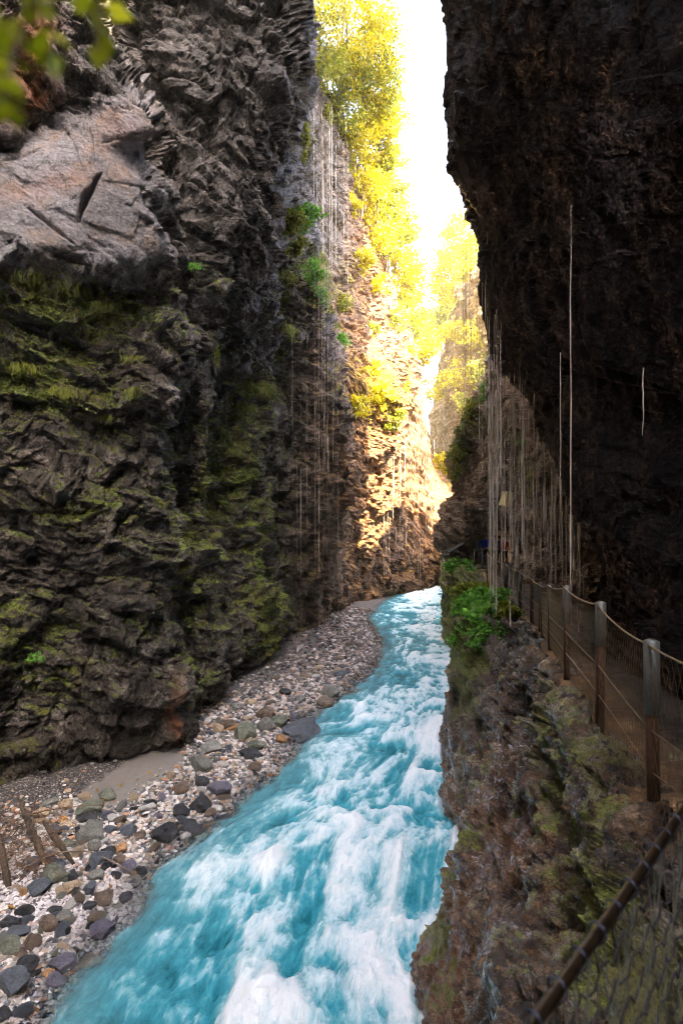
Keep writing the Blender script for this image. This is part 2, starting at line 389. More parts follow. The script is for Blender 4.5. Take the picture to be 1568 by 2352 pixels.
TOP = -900
left_ribs = [
 [(-3, -14, 42, 1), (-8, -14, 20, 1), (-9, -14, 8, 1), (-9, -14, -.6, 1)],
 [(-5, -3, 42, 1), (-9.5, -3, 20, 1), (-10, -3, 8, 1), (-10.5, -3, -.6, 1)],
 [(-700, -2600, 9), (-560, -100, 9), (-520, 640, 9.3), (-520, 1200, 9.5), (-520, 2120, 10)],
 [(-150, -2600, 11), (-200, TOP, 11), (-160, -100, 11), (-150, 420, 11), (-150, 640, 11.6), (-150, 1500, 12), (-150, 1960, 12.3)],
 [(20, -2600, 13), (0, TOP, 12.6), (0, 60, 11.8), (0, 300, 11.9), (0, 345, 12.4), (0, 360, 12.2), (0, 560, 11.9), (0, 640, 12.3), (0, 700, 12.8), (0, 900, 13.0), (0, 1200, 13.1), (0, 1500, 13.2), (0, 1700, 13.5), (0, 1905, 13.8)],
 [(110, -2600, 14), (60, TOP, 13.6), (70, 30, 12.6), (110, 60, 12.8), (95, 190, 12.6), (110, 250, 13.6), (110, 300, 13), (120, 360, 12.5), (120, 560, 12.4), (120, 620, 13.0), (120, 700, 13.3), (120, 1200, 13.7), (120, 1500, 13.8), (120, 1640, 14.0), (110, 1880, 14.4)],
 [(190, -2600, 14.5), (130, TOP, 14.2), (190, 60, 13.4), (215, 200, 13.0), (220, 420, 12.7), (215, 600, 12.8), (220, 660, 13.9), (230, 740, 13.9), (240, 1200, 14.1), (240, 1500, 14.1), (240, 1640, 14.5), (240, 1830, 15.2)],
 [(240, -2600, 15.5), (180, TOP, 15.2), (215, 60, 14.5), (268, 170, 13.8), (348, 290, 13.4), (300, 335, 13.6), (330, 430, 13.5), (335, 560, 13.6), (345, 640, 14.6), (380, 720, 14.8), (408, 800, 14.8), (404, 900, 14.9), (372, 960, 15.1), (368, 1200, 15.3), (400, 1500, 15.6), (442, 1600, 16.1), (425, 1750, 17.0)],
 [(300, -2600, 18.5), (240, TOP, 18), (240, 0, 17.6), (280, 180, 17), (365, 300, 16.4), (380, 420, 16.2), (400, 640, 16.8), (412, 800, 17.4), (405, 900, 17.9), (385, 1000, 18), (385, 1200, 18.1), (430, 1500, 18.4), (440, 1700, 19.0)],
 [(400, -2600, 18), (340, TOP, 17.5), (350, 0, 17), (400, 180, 16.7), (440, 420, 16.7), (470, 640, 17.2), (475, 780, 17.6), (470, 900, 18.2), (475, 1200, 18.6), (500, 1500, 18.9), (505, 1690, 19.8)],
 [(500, -2600, 18.5), (470, TOP, 18), (470, 0, 17.6), (500, 180, 17.5), (520, 420, 17.6), (530, 640, 18.6), (500, 800, 20), (490, 900, 20.8), (485, 1200, 21.2), (515, 1500, 21.3), (520, 1650, 21.8)],
 [(620, -2600, 18.5), (600, TOP, 18), (610, 0, 18), (630, 180, 18.2), (600, 420, 18.6), (600, 560, 19.4), (590, 700, 21.5), (585, 860, 23), (590, 950, 23), (575, 1200, 23.6), (610, 1400, 24.2), (600, 1590, 25.8)],
 [(700, -2600, 20), (690, TOP, 19.5), (692, 0, 19.5), (705, 180, 19.6), (672, 300, 20), (640, 480, 20.4), (622, 600, 21.5), (618, 720, 22.6), (605, 860, 24), (605, 950, 24), (598, 1200, 24.8), (628, 1450, 25.4), (606, 1580, 26.6)],
 [(695, -2000, 28), (690, 0, 27.5), (700, 180, 27), (668, 300, 26.5), (636, 480, 26), (632, 590, 25.6), (640, 800, 26), (640, 1000, 26.8), (630, 1200, 27.6), (645, 1400, 28.6), (645, 1540, 29.8)],
 [(700, -1300, 34), (695, 0, 34), (705, 180, 33), (680, 420, 31), (672, 560, 28.5), (690, 640, 27), (690, 800, 27.2), (690, 1000, 28), (690, 1200, 28.6), (690, 1400, 30.5), (695, 1510, 31.8)],
 [(700, -900, 37), (698, 0, 36), (712, 180, 35), (700, 420, 33), (705, 600, 30.5), (742, 680, 28.5), (752, 800, 28.5), (775, 930, 29.0), (800, 1060, 29.4), (780, 1200, 30.4), (745, 1400, 33), (745, 1490, 34.2)],
 [(700, -500, 42), (700, 0, 42), (712, 200, 41), (720, 420, 39), (740, 620, 37), (760, 780, 36), (785, 930, 36), (800, 1060, 37), (790, 1200, 38), (785, 1330, 39), (790, 1450, 40)],
 [(705, 150, 46), (745, 300, 45), (768, 480, 44), (790, 700, 42), (800, 800, 41.5), (845, 900, 40.6), (850, 1060, 41.5), (850, 1200, 42.5), (830, 1330, 43.5), (838, 1430, 44)],
 [(765, 230, 50), (800, 420, 48), (820, 560, 47), (842, 700, 46), (855, 800, 44), (905, 930, 42.6), (905, 1000, 43), (893, 1080, 44), (905, 1200, 45), (888, 1310, 46), (885, 1405, 47)],
 [(815, 380, 64), (850, 500, 62), (880, 620, 58), (935, 760, 56), (958, 830, 54), (925, 950, 52), (900, 1050, 50), (915, 1150, 49), (940, 1220, 49), (940, 1300, 49), (945, 1395, 50)],
 [(985, 1010, 72), (968, 1040, 66), (975, 1120, 60), (1000, 1200, 56), (1000, 1270, 54), (1000, 1395, 53)],
 [(1040, 1130, 66), (1040, 1200, 60), (1040, 1270, 57), (1050, 1395, 55)],
]
# the plateau that the cliff top runs back into
for r in left_ribs[15:-2]:
    t = r[0]; r.insert(0, (t[0]-12*F/t[2], t[1]-60, t[2]+4))
def paint_left(at, px, py, X, up):
    slab = 1/(1+np.exp(-(py-(330-.45*px))/12)); slab *= 1/(1+np.exp((py-640)/25)); slab *= 1/(1+np.exp((px-345)/8))
    slab *= (X[:, 1] < 15.5)
    at['pale'][:] = slab*(.85+.3*vnoise(X*.8, 3))
    at['rust'][:] = 1.0*blob(px, py, 60, 200, 60, 75)+.9*blob(px, py, 60, 90, 60, 60)+.30*blob(px, py, 140, 420, 120, 35, -.2)+.35*blob(px, py, 270, 300, 60, 50)+.8*blob(px, py, 405, 1640, 12, 60)
    near = blob(px, py, 130, 690, 230, 75, .25)+.8*blob(px, py, 110, 880, 190, 80, .3)+.45*blob(px, py, 200, 1180, 200, 70)+.5*blob(px, py, 60, 1500, 120, 110)
    mid = .65*blob(px, py, 540, 1050, 75, 180)+.55*blob(px, py, 600, 1400, 50, 160)+.35*blob(px, py, 430, 1300, 60, 260)+.5*blob(px, py, 590, 900, 40, 40)
    yg = .6*blob(px, py, 650, 700, 22, 160)+.75*blob(px, py, 720, 640, 30, 90, -.3)+.6*blob(px, py, 700, 330, 14, 110)
    far = .9*blob(px, py, 860, 900, 90, 70, .5)+.4*blob(px, py, 800, 560, 60, 140)
    at['moss'][:] = near*.62+mid*.8+yg+far*.7+.5*np.clip(up-.1, 0, 1)*(py > 560)+.16*(py > 600)+.30*fbm(X*1.4, 3, 88)*(py > 560)-.10
    at['wet'][:] = np.clip(.8*blob(px, py, 760, 450, 45, 300)+.1, 0, 1)
    at['warm'][:] = np.maximum(np.clip((px-640)/160, 0, 1)*np.clip((py-550)/200, 0, 1), np.clip((px-770)/60, 0, 1))  # brown rock tint, strengthened to paint golden sunlight into the far part
def calm_left(px, py, p):
    s_ = 1/(1+np.exp(-(py-(340-.45*px))/20)); s_ *= 1/(1+np.exp((py-600)/25)); s_ *= 1/(1+np.exp((px-335)/10)); s_ *= p[:, 1] < 15.5
    def seg(x0, y0, x1, y1, w, dep):
        t = np.clip(((px-x0)*(x1-x0)+(py-y0)*(y1-y0))/((x1-x0)**2+(y1-y0)**2), 0, 1)
        jx = 5*vnoise(p*3, 5)
        return -dep*np.exp(-(np.hypot(px+jx-(x0+t*(x1-x0)), py-(y0+t*(y1-y0)))/(w*np.sin(.3+2.5*t)))**2)
    g = seg(228, 400, 180, 505, 8, .38)+seg(0, 380, 90, 345, 4, .2)+seg(250, 240, 300, 262, 5, .2)+seg(60, 470, 170, 560, 5, .12)+seg(200, 250, 215, 380, 3, .1)
    return 1-.84*s_, g*s_
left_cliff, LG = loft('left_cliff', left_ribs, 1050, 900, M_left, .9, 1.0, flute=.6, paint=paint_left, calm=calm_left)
tag(left_cliff, kind='structure')

# ---- right side: dark overhang, wall under it, cliff below the path, far cliff
over_ribs = [
 [(10.8, 42, 66, 1), (10.8, 39.5, 43, 1), (10.5, 32, 32, 1), (10.5, 31, 16, 1), (10.5, 30, 4, 1)],  # added unseen crag, leaned out to shade the upper left wall
 [(1250, -4200, 20), (1250, 0, 20), (1250, 450, 20), (1260, 800, 19), (1280, 1000, 17), (1400, 1160, 15), (1440, 1330, 14), (1440, 1420, 14)],
 [(1080, -4200, 12), (1075, 0, 12), (1085, 300, 12.5), (1120, 450, 14), (1150, 660, 15.5), (1180, 830, 16), (1270, 960, 13.5), (1320, 1080, 12), (1380, 1180, 11.5), (1440, 1330, 11.5), (1440, 1480, 11.5)],
 [(1020, -4200, 9.5), (1012, TOP, 9.5), (1038, 0, 9.7), (1050, 140, 9.9), (1055, 260, 10.2), (1068, 400, 10.8), (1092, 480, 11.4), (1114, 600, 12.4), (1124, 720, 13), (1142, 800, 12.8), (1205, 870, 12), (1262, 980, 11), (1298, 1090, 10), (1335, 1165, 9.2), (1370, 1250, 9.2), (1400, 1500, 9.2)],
 [(1080, -4200, 8.3), (1090, TOP, 8.3), (1110, 0, 8.4), (1130, 260, 8.8), (1165, 480, 9.4), (1190, 650, 9.8), (1225, 780, 9.8), (1275, 900, 9.3), (1310, 1010, 8.8), (1345, 1110, 8.4), (1375, 1180, 8.3), (1400, 1250, 8.4), (1420, 1520, 8.4)],
 [(1200, -4200, 7.2), (1220, TOP, 7.2), (1240, 0, 7.3), (1260, 260, 7.6), (1290, 480, 8), (1310, 700, 8.3), (1340, 880, 8.2), (1370, 1050, 7.9), (1400, 1180, 7.7), (1440, 1300, 7.8), (1450, 1560, 7.8)],
 [(1380, -4200, 6.2), (1400, TOP, 6.2), (1420, 0, 6.3), (1420, 260, 6.6), (1440, 480, 7.1), (1450, 700, 7.4), (1460, 900, 7.4), (1480, 1080, 7.2), (1500, 1200, 6.8), (1520, 1330, 6.5), (1520, 1650, 6.4)],
 [(1600, -4200, 5.2), (1620, TOP, 5.2), (1640, 0, 5.3), (1640, 300, 5.6), (1650, 600, 6.2), (1660, 900, 6.3), (1690, 1150, 6), (1700, 1300, 5.4), (1700, 1720, 5.2)],
 [(2100, -4200, 4.0), (2100, 0, 4.0), (2100, 600, 4.6), (2150, 1150, 4.6), (2150, 1300, 4.1), (2150, 1860, 4)],
 [(2.9, 1.0, 38, 1), (3.3, 1.0, 18, 1), (4.6, 1, 10, 1), (4.6, 1, 6.5, 1), (3.7, 1, 4.5, 1)],
 [(2.6, -5, 38, 1), (3.3, -5, 18, 1), (4.4, -5, 10, 1), (4.4, -5, 6.5, 1), (3.7, -5, 4.5, 1)],
 [(3, -14, 38, 1), (3.3, -14, 18, 1), (4, -14, 10, 1), (4, -14, 6.5, 1), (3.7, -14, 4.5, 1)],
]
for r in over_ribs:
    if len(r[-1]) == 3: r[-1] = (r[-1][0], r[-1][1]+160, r[-1][2])
    if len(r[0]) == 3: r[0] = (r[0][0], 1176-(52 if r[0][2] > 18 else 32)*F/r[0][2], r[0][2])  # raises the unseen cliff tops so they block the sun
def paint_over(at, px, py, X, up):
    at['wet'][:] = np.clip(.9*blob(px, py, 1080, 400, 40, 300), 0, 1)
    at['pale'][:] = .07*blob(px, py, 1420, 330, 60, 110)+.05*blob(px, py, 1410, 540, 50, 110)
    at['moss'][:] = .3*blob(px, py, 1250, 950, 25, 160)-.3
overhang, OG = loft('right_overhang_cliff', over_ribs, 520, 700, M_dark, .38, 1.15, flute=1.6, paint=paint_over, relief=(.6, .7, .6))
tag(overhang, kind='structure')

mid_ribs = [
 [(1330, 860, 48), (1300, 900, 48), (1250, 1000, 46), (1250, 1330, 44)],
 [(1140, 830, 44), (1130, 860, 43), (1100, 940, 41), (1070, 1050, 40), (1070, 1200, 38), (1070, 1345, 38)],
 [(1140, 800, 36), (1125, 850, 36), (1095, 925, 34), (1060, 990, 33), (1036, 1080, 33), (1050, 1140, 33.5), (1022, 1190, 33), (1012, 1245, 33), (1022, 1262, 33.4), (1030, 1345, 34)],
 [(1150, 700, 32), (1135, 850, 31), (1110, 930, 30.5), (1090, 1000, 30.5), (1082, 1100, 31), (1080, 1200, 31.5), (1092, 1230, 32), (1098, 1262, 33.5), (1098, 1345, 33.5)],
 [(1170, 740, 28), (1150, 880, 27.5), (1130, 1000, 27.5), (1130, 1130, 28), (1125, 1185, 28.5), (1130, 1205, 30), (1135, 1240, 39), (1140, 1345, 40)],
 [(1215, 700, 24), (1205, 880, 24), (1190, 1000, 24), (1180, 1130, 25), (1175, 1180, 25.5), (1182, 1205, 27), (1185, 1240, 37), (1190, 1345, 39)],
 [(1260, 700, 20), (1250, 880, 20), (1245, 1000, 20), (1230, 1150, 21), (1222, 1230, 21.5), (1222, 1300, 22), (1222, 1370, 22)],
 [(1340, 700, 16.5), (1330, 900, 16.5), (1315, 1050, 17), (1300, 1150, 17.5), (1290, 1270, 18), (1285, 1400, 18)],
 [(1450, 700, 13.2), (1450, 1050, 13.2), (1420, 1270, 13.5), (1400, 1440, 13.5)],
 [(1650, 700, 10.8), (1600, 1050, 10.8), (1600, 1490, 10.8)],
]
def paint_mid(at, px, py, X, up):
    at['moss'][:] = .85*blob(px, py, 1085, 970, 45, 60)+.7*blob(px, py, 1050, 1050, 18, 60)+.5*blob(px, py, 1190, 1000, 40, 80)+.45*blob(px, py, 1215, 1120, 30, 80)+.3*np.clip(up-.2, 0, 1)-.1
    at['wet'][:] = .45
    at['rust'][:] = .35*blob(px, py, 1220, 950, 60, 120)
mid_cliff, MG = loft('alcove_cliff', mid_ribs, 420, 420, M_mid, .75, 1.0, flute=.6, paint=paint_mid)
tag(mid_cliff, kind='structure')

far_ribs = [
 [(985, 1330, 74), (985, 1345, 74), (985, 1352, 74), (985, 1360, 74)],
 [(1015, 835, 58), (1008, 900, 57), (1002, 960, 56), (1022, 1060, 56), (1040, 1100, 56), (1050, 1345, 56)],
 [(1050, 690, 52), (1045, 800, 51), (1040, 950, 51), (1050, 1080, 52), (1060, 1345, 52)],
 [(1090, 620, 48), (1085, 800, 47), (1090, 950, 47), (1095, 1345, 48)],
 [(1160, 560, 44), (1150, 800, 43), (1150, 1345, 44)],
 [(1300, 500, 40), (1300, 800, 40), (1300, 1345, 40)],
]
far_ribs = [[(a, b, d*1.4) for a, b, d in r] for r in far_ribs]
for r in far_ribs[1:]:
    t = r[0]; r.insert(0, (t[0]+12*F/t[2], t[1]-60, t[2]+4))
def paint_far(at, px, py, X, up):
    at['moss'][:] = .35*np.clip(up, 0, 1)+.35*blob(px, py, 1110, 900, 40, 160)
far_cliff, RG = loft('far_right_cliff', far_ribs, 200, 260, M_far, 1.2, 1.3, flute=.5, paint=paint_far)
tag(far_cliff, kind='structure')

# fence line on the outer edge of the path: (x, y, z of the path)
FL = np.array([(-1.5, -1.0, 5.25), (-.62, -.12, 5.25), (.33, .86, 5.25), (.86, 1.43, 5.25), (1.45, 1.98, 5.25), (1.78, 2.35, 5.24), (1.83, 3.3, 5.2), (2.15, 4.7, 5.2), (2.59, 6.5, 5.1),
               (3.39, 9.2, 4.78), (4.05, 11.4, 4.5), (4.45, 12.7, 4.36), (4.56, 13.6, 4.38), (4.68, 14.9, 4.42), (4.68, 16.3, 4.46), (5.05, 19.0, 4.45), (5.4, 21.0, 4.4), (6.3, 25, 4.3), (7.2, 29, 4.1), (8.0, 33, 3.85), (9.0, 37, 3.8)])
low_prof = [   # depth, then (x, y, z) from the path edge to the water
 [(-4.2, -4, 5.2), (-4, -3.6, 3.5), (-4, -3.4, 1.5), (-4, -3, -.8)],
 [(-1.5, -.9, 5.2), (-1.2, .2, 3.8), (-.9, 1, 2), (-.8, 1.5, -.8)],
 [(.28, .95, 5.2), (.25, 1.6, 4.2), (.2, 3, 2.2), (.2, 4.3, -.8)],
 [(.90, 1.55, 5.17), (.8, 2.2, 4.4), (.65, 3.8, 2.3), (.55, 6.0, -.8)],
 [(1.70, 2.45, 5.15), (1.25, 3.1, 4.4), (.85, 4.8, 2.2), (.72, 7.0, -.6)],
 [(1.78, 3.4, 5.10), (1.50, 4.0, 4.3), (1.05, 5.7, 2.1), (.86, 8.0, -.6)],
 [(2.08, 4.8, 5.10), (1.85, 5.4, 4.2), (1.35, 7.0, 2.1), (1.10, 9.2, -.6)],
 [(2.50, 6.6, 5.0), (2.25, 7.2, 4.1), (1.85, 8.6, 2.0), (1.58, 10.4, -.6)],
 [(2.9, 8.0, 4.85), (2.7, 8.5, 3.9), (2.3, 9.6, 2.0), (1.95, 11.3, -.6)],
 [(3.2, 9.3, 4.65), (2.85, 9.9, 3.8), (2.5, 10.8, 2.0), (2.3, 12.2, -.6)],
 [(3.9, 11.4, 4.4), (3.2, 11.8, 3.4), (2.75, 12.6, 2.2), (2.42, 13.8, -.6)],
 [(4.2, 12.8, 4.3), (3.5, 13.2, 3.6), (2.95, 14, 2.2), (2.6, 15.2, -.6)],
 [(4.40, 13.7, 4.35), (3.75, 14.0, 4.5), (3.1, 14.6, 4.1), (2.85, 15.4, 2.2), (2.8, 16.6, -.6)],
 [(4.55, 14.9, 4.38), (3.9, 15.2, 4.6), (3.1, 15.4, 4.45), (3.05, 16.2, 2.2), (3.0, 17.6, -.6)],
 [(4.6, 16.2, 4.4), (3.9, 17, 4.4), (3.35, 17.0, 4.0), (3.4, 17.8, 2.0), (3.5, 18.8, -.6)],
 [(4.9, 18.6, 4.3), (4.7, 19, 3.5), (4.5, 20, 2.0), (4.4, 21, -.6)],
 [(5.6, 22.5, 4.2), (5.2, 23, 3), (5.1, 24, 1.5), (5.1, 24.6, -.6)],
 [(6.4, 26, 4.2), (6.0, 26.5, 3), (6.0, 27, 1.5), (6.0, 27.6, -.6)],
 [(7.4, 28.6, 4.05), (6.0, 28.8, 4.25), (5.5, 29.2, 4.1), (5.45, 29.6, 2), (5.6, 30.3, -.6)],
 [(7.8, 30.6, 4.05), (6.2, 30.8, 4.2), (5.65, 31, 4.1), (5.6, 31.4, 2), (5.9, 32.2, -.6)],
 [(8.6, 33, 4), (7.6, 33.5, 3), (7.4, 34, 1.5), (7.4, 34.5, -.6)],
 [(9.8, 40, 4), (9.0, 40, 3), (8.6, 40, 1.5), (8.4, 40, -.6)],
 [(10.5, 58, 4), (9.8, 58, 3), (9.5, 58, 1.5), (9.5, 58, -.6)],
]
low_ribs = []
for pr in low_prof:
    a0 = pr[0]; low_ribs.append([(a0[0]+.9, a0[1]-.05, a0[2]-.25, 1), (a0[0]+.1, a0[1], a0[2]+.02, 1)]+[(x-(.06 if i_ == 0 else 0), y, z+(.04 if i_ == 0 else 0), 1) for i_, (x, y, z) in enumerate(pr)])
def paint_low(at, px, py, X, up):
    z = X[:, 2]
    at['moss'][:] = .55*blob(px, py, 1400, 1900, 110, 260)+.35*blob(px, py, 1250, 1650, 40, 140)+.6*blob(px, py, 1090, 1900, 22, 240, .25)+.5*blob(px, py, 1000, 2150, 30, 120)+.5*blob(px, py, 1450, 2250, 160, 160)
    at['moss'][:] += .75*blob(px, py, 1060, 1420, 60, 90)+.55*blob(px, py, 1070, 1560, 40, 120)+.8*blob(px, py, 1050, 1330, 60, 50)+.16+.35*fbm(X*np.array([1.6, 1.6, .7]), 3, 87)
    at['wet'][:] = .95-.3*blob(px, py, 1060, 1420, 60, 90)
    at['rust'][:] = .5*blob(px, py, 1010, 2200, 50, 200)+.35*blob(px, py, 1200, 1950, 160, 200)
    at['pale'][:] = np.clip((fbm(X*np.array([7, 7, 4]), 4, 77, .6)-.12)*5, 0, 1)*np.clip(1.2*blob(px, py, 1200, 1800, 150, 420)+.2, 0, .9)  # mask for the painted glint specks, also feeds the wet coat
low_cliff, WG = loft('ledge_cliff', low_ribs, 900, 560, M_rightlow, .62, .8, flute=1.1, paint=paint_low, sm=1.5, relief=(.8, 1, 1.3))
tag(low_cliff, kind='structure')

# ------------------------------------------------------------------ path
def path_mesh():
    yy = FL[:, 1]
    # right edge of the path
    RE = FL.copy(); RE[:, 0] += 1.25
    RE[:6] = [(5, -4, 5.25), (5, -2, 5.25), (5, -1, 5.25), (5, 0, 5.25), (5, 1.0, 5.25), (4.6, 2.35, 5.24)]
    RE[6:, 0] += 1.6
    n = 900; s = np.linspace(0, len(FL)-1, n)
    L = np.stack([np.interp(s, range(len(FL)), FL[:, i]) for i in range(3)], 1)
    R_ = np.stack([np.interp(s, range(len(FL)), RE[:, i]) for i in range(3)], 1)
    L[:, 0] -= .10; L[:6*n//(len(FL)-1), 0] -= .0
    cols = 24; V = []
    V.append(L+[0, 0, -.22]); V.append(L+[0, 0, -.05]); V.append(L+[.03, 0, -.02])
    V.append(L+[.14, 0, -.02]); V.append(L+[.16, 0, -.04])
    for c in range(1, cols+1):
        t = c/cols; V.append(L*(1-t)+R_*t+[0, 0, -.05])
    V = np.stack(V, 1)
    k = V.shape[1]; X = V.reshape(-1, 3)
    X = X+np.stack([.07*fbm(X*3, 4, 61), .03*fbm(X*3, 3, 62), .05*fbm(X*4, 5, 63, .6)], 1)
    ed = np.zeros((n, k)); ed[:, :10] = [1, 1, 1, 1, 1, 1, 1, .8, .5, .2]
    return X, grid_faces(n, k), ed.ravel()
m = NT('path_concrete')
c1 = m.noise(3, 6, .7); c2 = m.noise(40, 5, .8)
col = m.ramp(c1, [(.35, (.03, .018, .009)), (.52, (.12, .075, .04)), (.68, (.28, .20, .12))])
col = m.mix(m.attr('grit'), m.mix(1.0, col, (.16, .15, .14), 'MULTIPLY'), m.mix(1.0, col, (1.9, 1.6, 1.2), 'MULTIPLY'))
m.set(m.b.inputs['Base Color'], m.mix(.7, col, m.ramp(c2, [(.36, .25), (.62, 1.4)]), 'MULTIPLY'))
m.set(m.b.inputs['Roughness'], m.ramp(c1, [(.3, .25), (.6, .75)]))
m.set(m.b.inputs['Normal'], m.bump(c2, 1.0, .06, m.bump(c1, .6, .12)))
M_path = m.m
X, Fc, ed = path_mesh()
tag(mesh_np('path', X, Fc, M_path, True, {'grit': ed}), kind='structure')

# ------------------------------------------------------------------ gravel bank and river
BX = np.array([(-6, -4.2), (4, -4.2), (7.8, -4.25), (8.5, -4.3), (9.7, -4.0), (11.1, -3.8), (12.6, -3.1), (14.6, -2.2), (16.2, -1.7), (17.6, -1.3), (19.0, -1.6), (20.5, -.7), (22.1, .1), (25, 1.0), (29.1, 1.9), (33, 1.75), (38.3, 1.45), (43, 2.6), (47, 3.8), (54, 6)])
def bank_x(y): return np.interp(y, BX[:, 0], BX[:, 1])
def bank_h(x, y):
    e = bank_x(y)-x
    p = np.stack([x*.9, y*.9, np.zeros_like(x)], 1)
    e = e+.35*fbm(p, 3, 91)
    h = np.where(e > 0, .50*(1-np.exp(-e/2.2)), np.maximum(e*.45, -1.2))
    return h+.035*fbm(p*3, 4, 92)
ny, nx = 420, 200
py_ = np.linspace(2700, 1345, ny); by = CAMZ*F/(py_-1176)
YY = np.repeat(by[:, None], nx, 1)
tt = np.linspace(0, 1, nx)**1.0
XL = bank_x(by)-9; XR = bank_x(by)+3.5
XX = XL[:, None]+(XR-XL)[:, None]*tt[None]
H = bank_h(XX.ravel(), YY.ravel())
m = NT('bank_gravel')
vor = m.n('ShaderNodeTexVoronoi'); vor.inputs['Scale'].default_value = 26
m.t.links.new(m.mapping((1, 1, 1.3)), vor.inputs['Vector'])
pc = m.ramp(m.n('ShaderNodeSeparateColor').outputs[0], [(0, 0), (1, 1)])
sep = m.n('ShaderNodeSeparateColor'); m.t.links.new(vor.outputs['Color'], sep.inputs[0])
peb = m.ramp(sep.outputs[0], [(0, (.05, .05, .055)), (.35, (.13, .12, .12)), (.6, (.25, .20, .16)), (.85, (.42, .38, .36)), (1, (.5, .48, .47))], 'CONSTANT')
peb = m.mix(m.ramp(vor.outputs['Distance'], [(.25, 0.0), (.6, .9)]), peb, (.02, .018, .018))
sandc = m.mix(m.noise(6, 5), (.13, .118, .108), (.24, .215, .195))
sm_ = m.ramp(m.math('ADD', m.attr('sand'), m.math('MULTIPLY', m.math('SUBTRACT', m.noise(3, 5, .6), .5), .8)), [(.4, 0.0), (.55, 1.0)])
m.set(m.b.inputs['Base Color'], m.mix(sm_, peb, sandc))
m.b.inputs['Roughness'].default_value = .6
hh = m.mix(sm_, m.ramp(vor.outputs['Distance'], [(0, 1.0), (.6, 0.0)]), m.noise(60, 3))
m.set(m.b.inputs['Normal'], m.bump(hh, .8, .03))
GX, GY = XX.ravel(), YY.ravel()
gpx = 784+F*GX/GY; gpy = 1176+F*(CAMZ-H)/GY
sand = blob(gpx, gpy, 330, 1775, 120, 42, -.35)*1.1+.8*blob(gpx, gpy, 250, 1850, 70, 40)+.6*blob(gpx, gpy, 120, 1880, 90, 30)
tag(mesh_np('gravel_bank', np.stack([GX, GY, H], 1), grid_faces(ny, nx)[:, ::-1], m.m, True, {'sand': sand}), kind='structure')

# river surface
RBX = np.array([(-6, 3), (4, 3), (8, 3), (14, 4.2), (20, 6.2), (30, 8.4), (40, 10), (58, 12)])
ny, nx = 900, 460
py_ = np.linspace(2650, 1335, ny); wy = CAMZ*F/(py_-1176)
yl = bank_x(wy)-1.6; yr = np.interp(wy, RBX[:, 0], RBX[:, 1])
WX = (yl[:, None]+(yr-yl)[:, None]*np.linspace(0, 1, nx)[None]); WY = np.repeat(wy[:, None], nx, 1)
x_, y_ = WX.ravel(), WY.ravel()
# flow coordinates: the river comes down from the far bend towards the lower left
cl = np.interp(y_, [-6, 8, 12, 20, 30, 40, 50], [-2.6, -1.3, -.2, 2.0, 4.2, 5.6, 7.0])
t_ = x_-cl; s_ = y_*1.02
px = 784+F*x_/y_; py = 1176+F*CAMZ/y_
z0 = np.zeros_like(x_)
wv = np.stack([vnoise(np.stack([t_*.5, s_*.4, z0], 1), 1), vnoise(np.stack([t_*.5, s_*.4, z0+9], 1), 2)], 1)
tw = t_+.6*wv[:, 0]; sw = s_+.9*wv[:, 1]
A = fbm(np.stack([tw*.55, sw*.42, z0], 1), 3, 51)
B = ridged(np.stack([tw*.9, sw*.55, z0+3], 1), 4, 52)
Cn = fbm(np.stack([tw*3.0, sw*1.5, z0+5], 1), 5, 53)
D = ridged(np.stack([tw*4.5+1.2*A, sw*2.0, z0+8], 1), 4, 54)
e_ = x_-bank_x(y_)
edge = np.clip((e_)/2.2, 0, 1)
rough_ = np.clip(1.15-(y_-8)/38, .35, 1)
foamB = 0
for (bx, by_, rx, ry, w) in [(870, 1680, 40, 18, .8), (975, 1690, 45, 22, .7), (860, 1935, 60, 75, 1.0), (790, 2090, 60, 80, 1.1), (640, 1985, 80, 35, .7), (610, 2300, 70, 80, 1.1), (800, 1790, 120, 50, .3),
                             (480, 2210, 80, 40, .5), (910, 2130, 60, 30, .7), (700, 1830, 60, 30, .45), (900, 1850, 80, 90, .5), (420, 2020, 90, 22, .5), (380, 2300, 60, 50, .4), (960, 1780, 40, 30, .5), (560, 2080, 90, 30, .3),
                             (960, 1370, 50, 8, .7), (980, 1440, 40, 10, .3), (900, 1500, 60, 14, .15), (830, 2280, 70, 30, .45), (960, 2000, 50, 50, .45)]:
    foamB = foamB+.72*w*blob(px, py, bx, by_, rx, ry)
for (bx, by_, rx, ry, w) in [(555, 2035, 60, 22, .95), (655, 1880, 45, 20, .8), (890, 1712, 40, 12, .9), (745, 2200, 110, 30, .95), (300, 2190, 130, 60, .55), (930, 2230, 50, 60, .45), (350, 2100, 90, 35, .6), (250, 2330, 60, 50, .5),
                             (690, 2350, 60, 20, .5), (530, 2150, 60, 20, .5), (1010, 1970, 20, 60, .3)]:
    foamB = foamB-w*blob(px, py, bx, by_, rx, ry)
foam = .08+.55*foamB+.50*A+.58*(B-.1)+.75*Cn+.36*(D-.2)
foam = foam*edge**.6-.30*(1-edge)+.22*np.exp(-(np.clip(x_-np.interp(y_, [4, 8, 11, 14, 18, 23, 30], [.6, .9, 1.8, 2.5, 3.2, 4.6, 5.6]), -9, 0)/.35)**2)
foam = foam-.04*np.clip((y_-14)/12, 0, 1)+.04
hgt = (.26*A+.22*(B-.2)*np.clip(foamB+.6, .3, 1.4)+.13*Cn)*rough_*edge**.7*.95+.12*np.clip(foamB, -1, .7)*edge
hgt += .03*D*edge
V = np.stack([x_, y_, hgt*1.0], 1)
shal = np.exp(-np.clip(e_+.35*fbm(np.stack([x_*1.3, y_*1.3, z0], 1), 4, 95), 0, 9)/.75)*np.clip(1-foam, .2, 1)
m = NT('river_water')
uvn = m.n('ShaderNodeUVMap'); uvn.uv_map = 'flow'
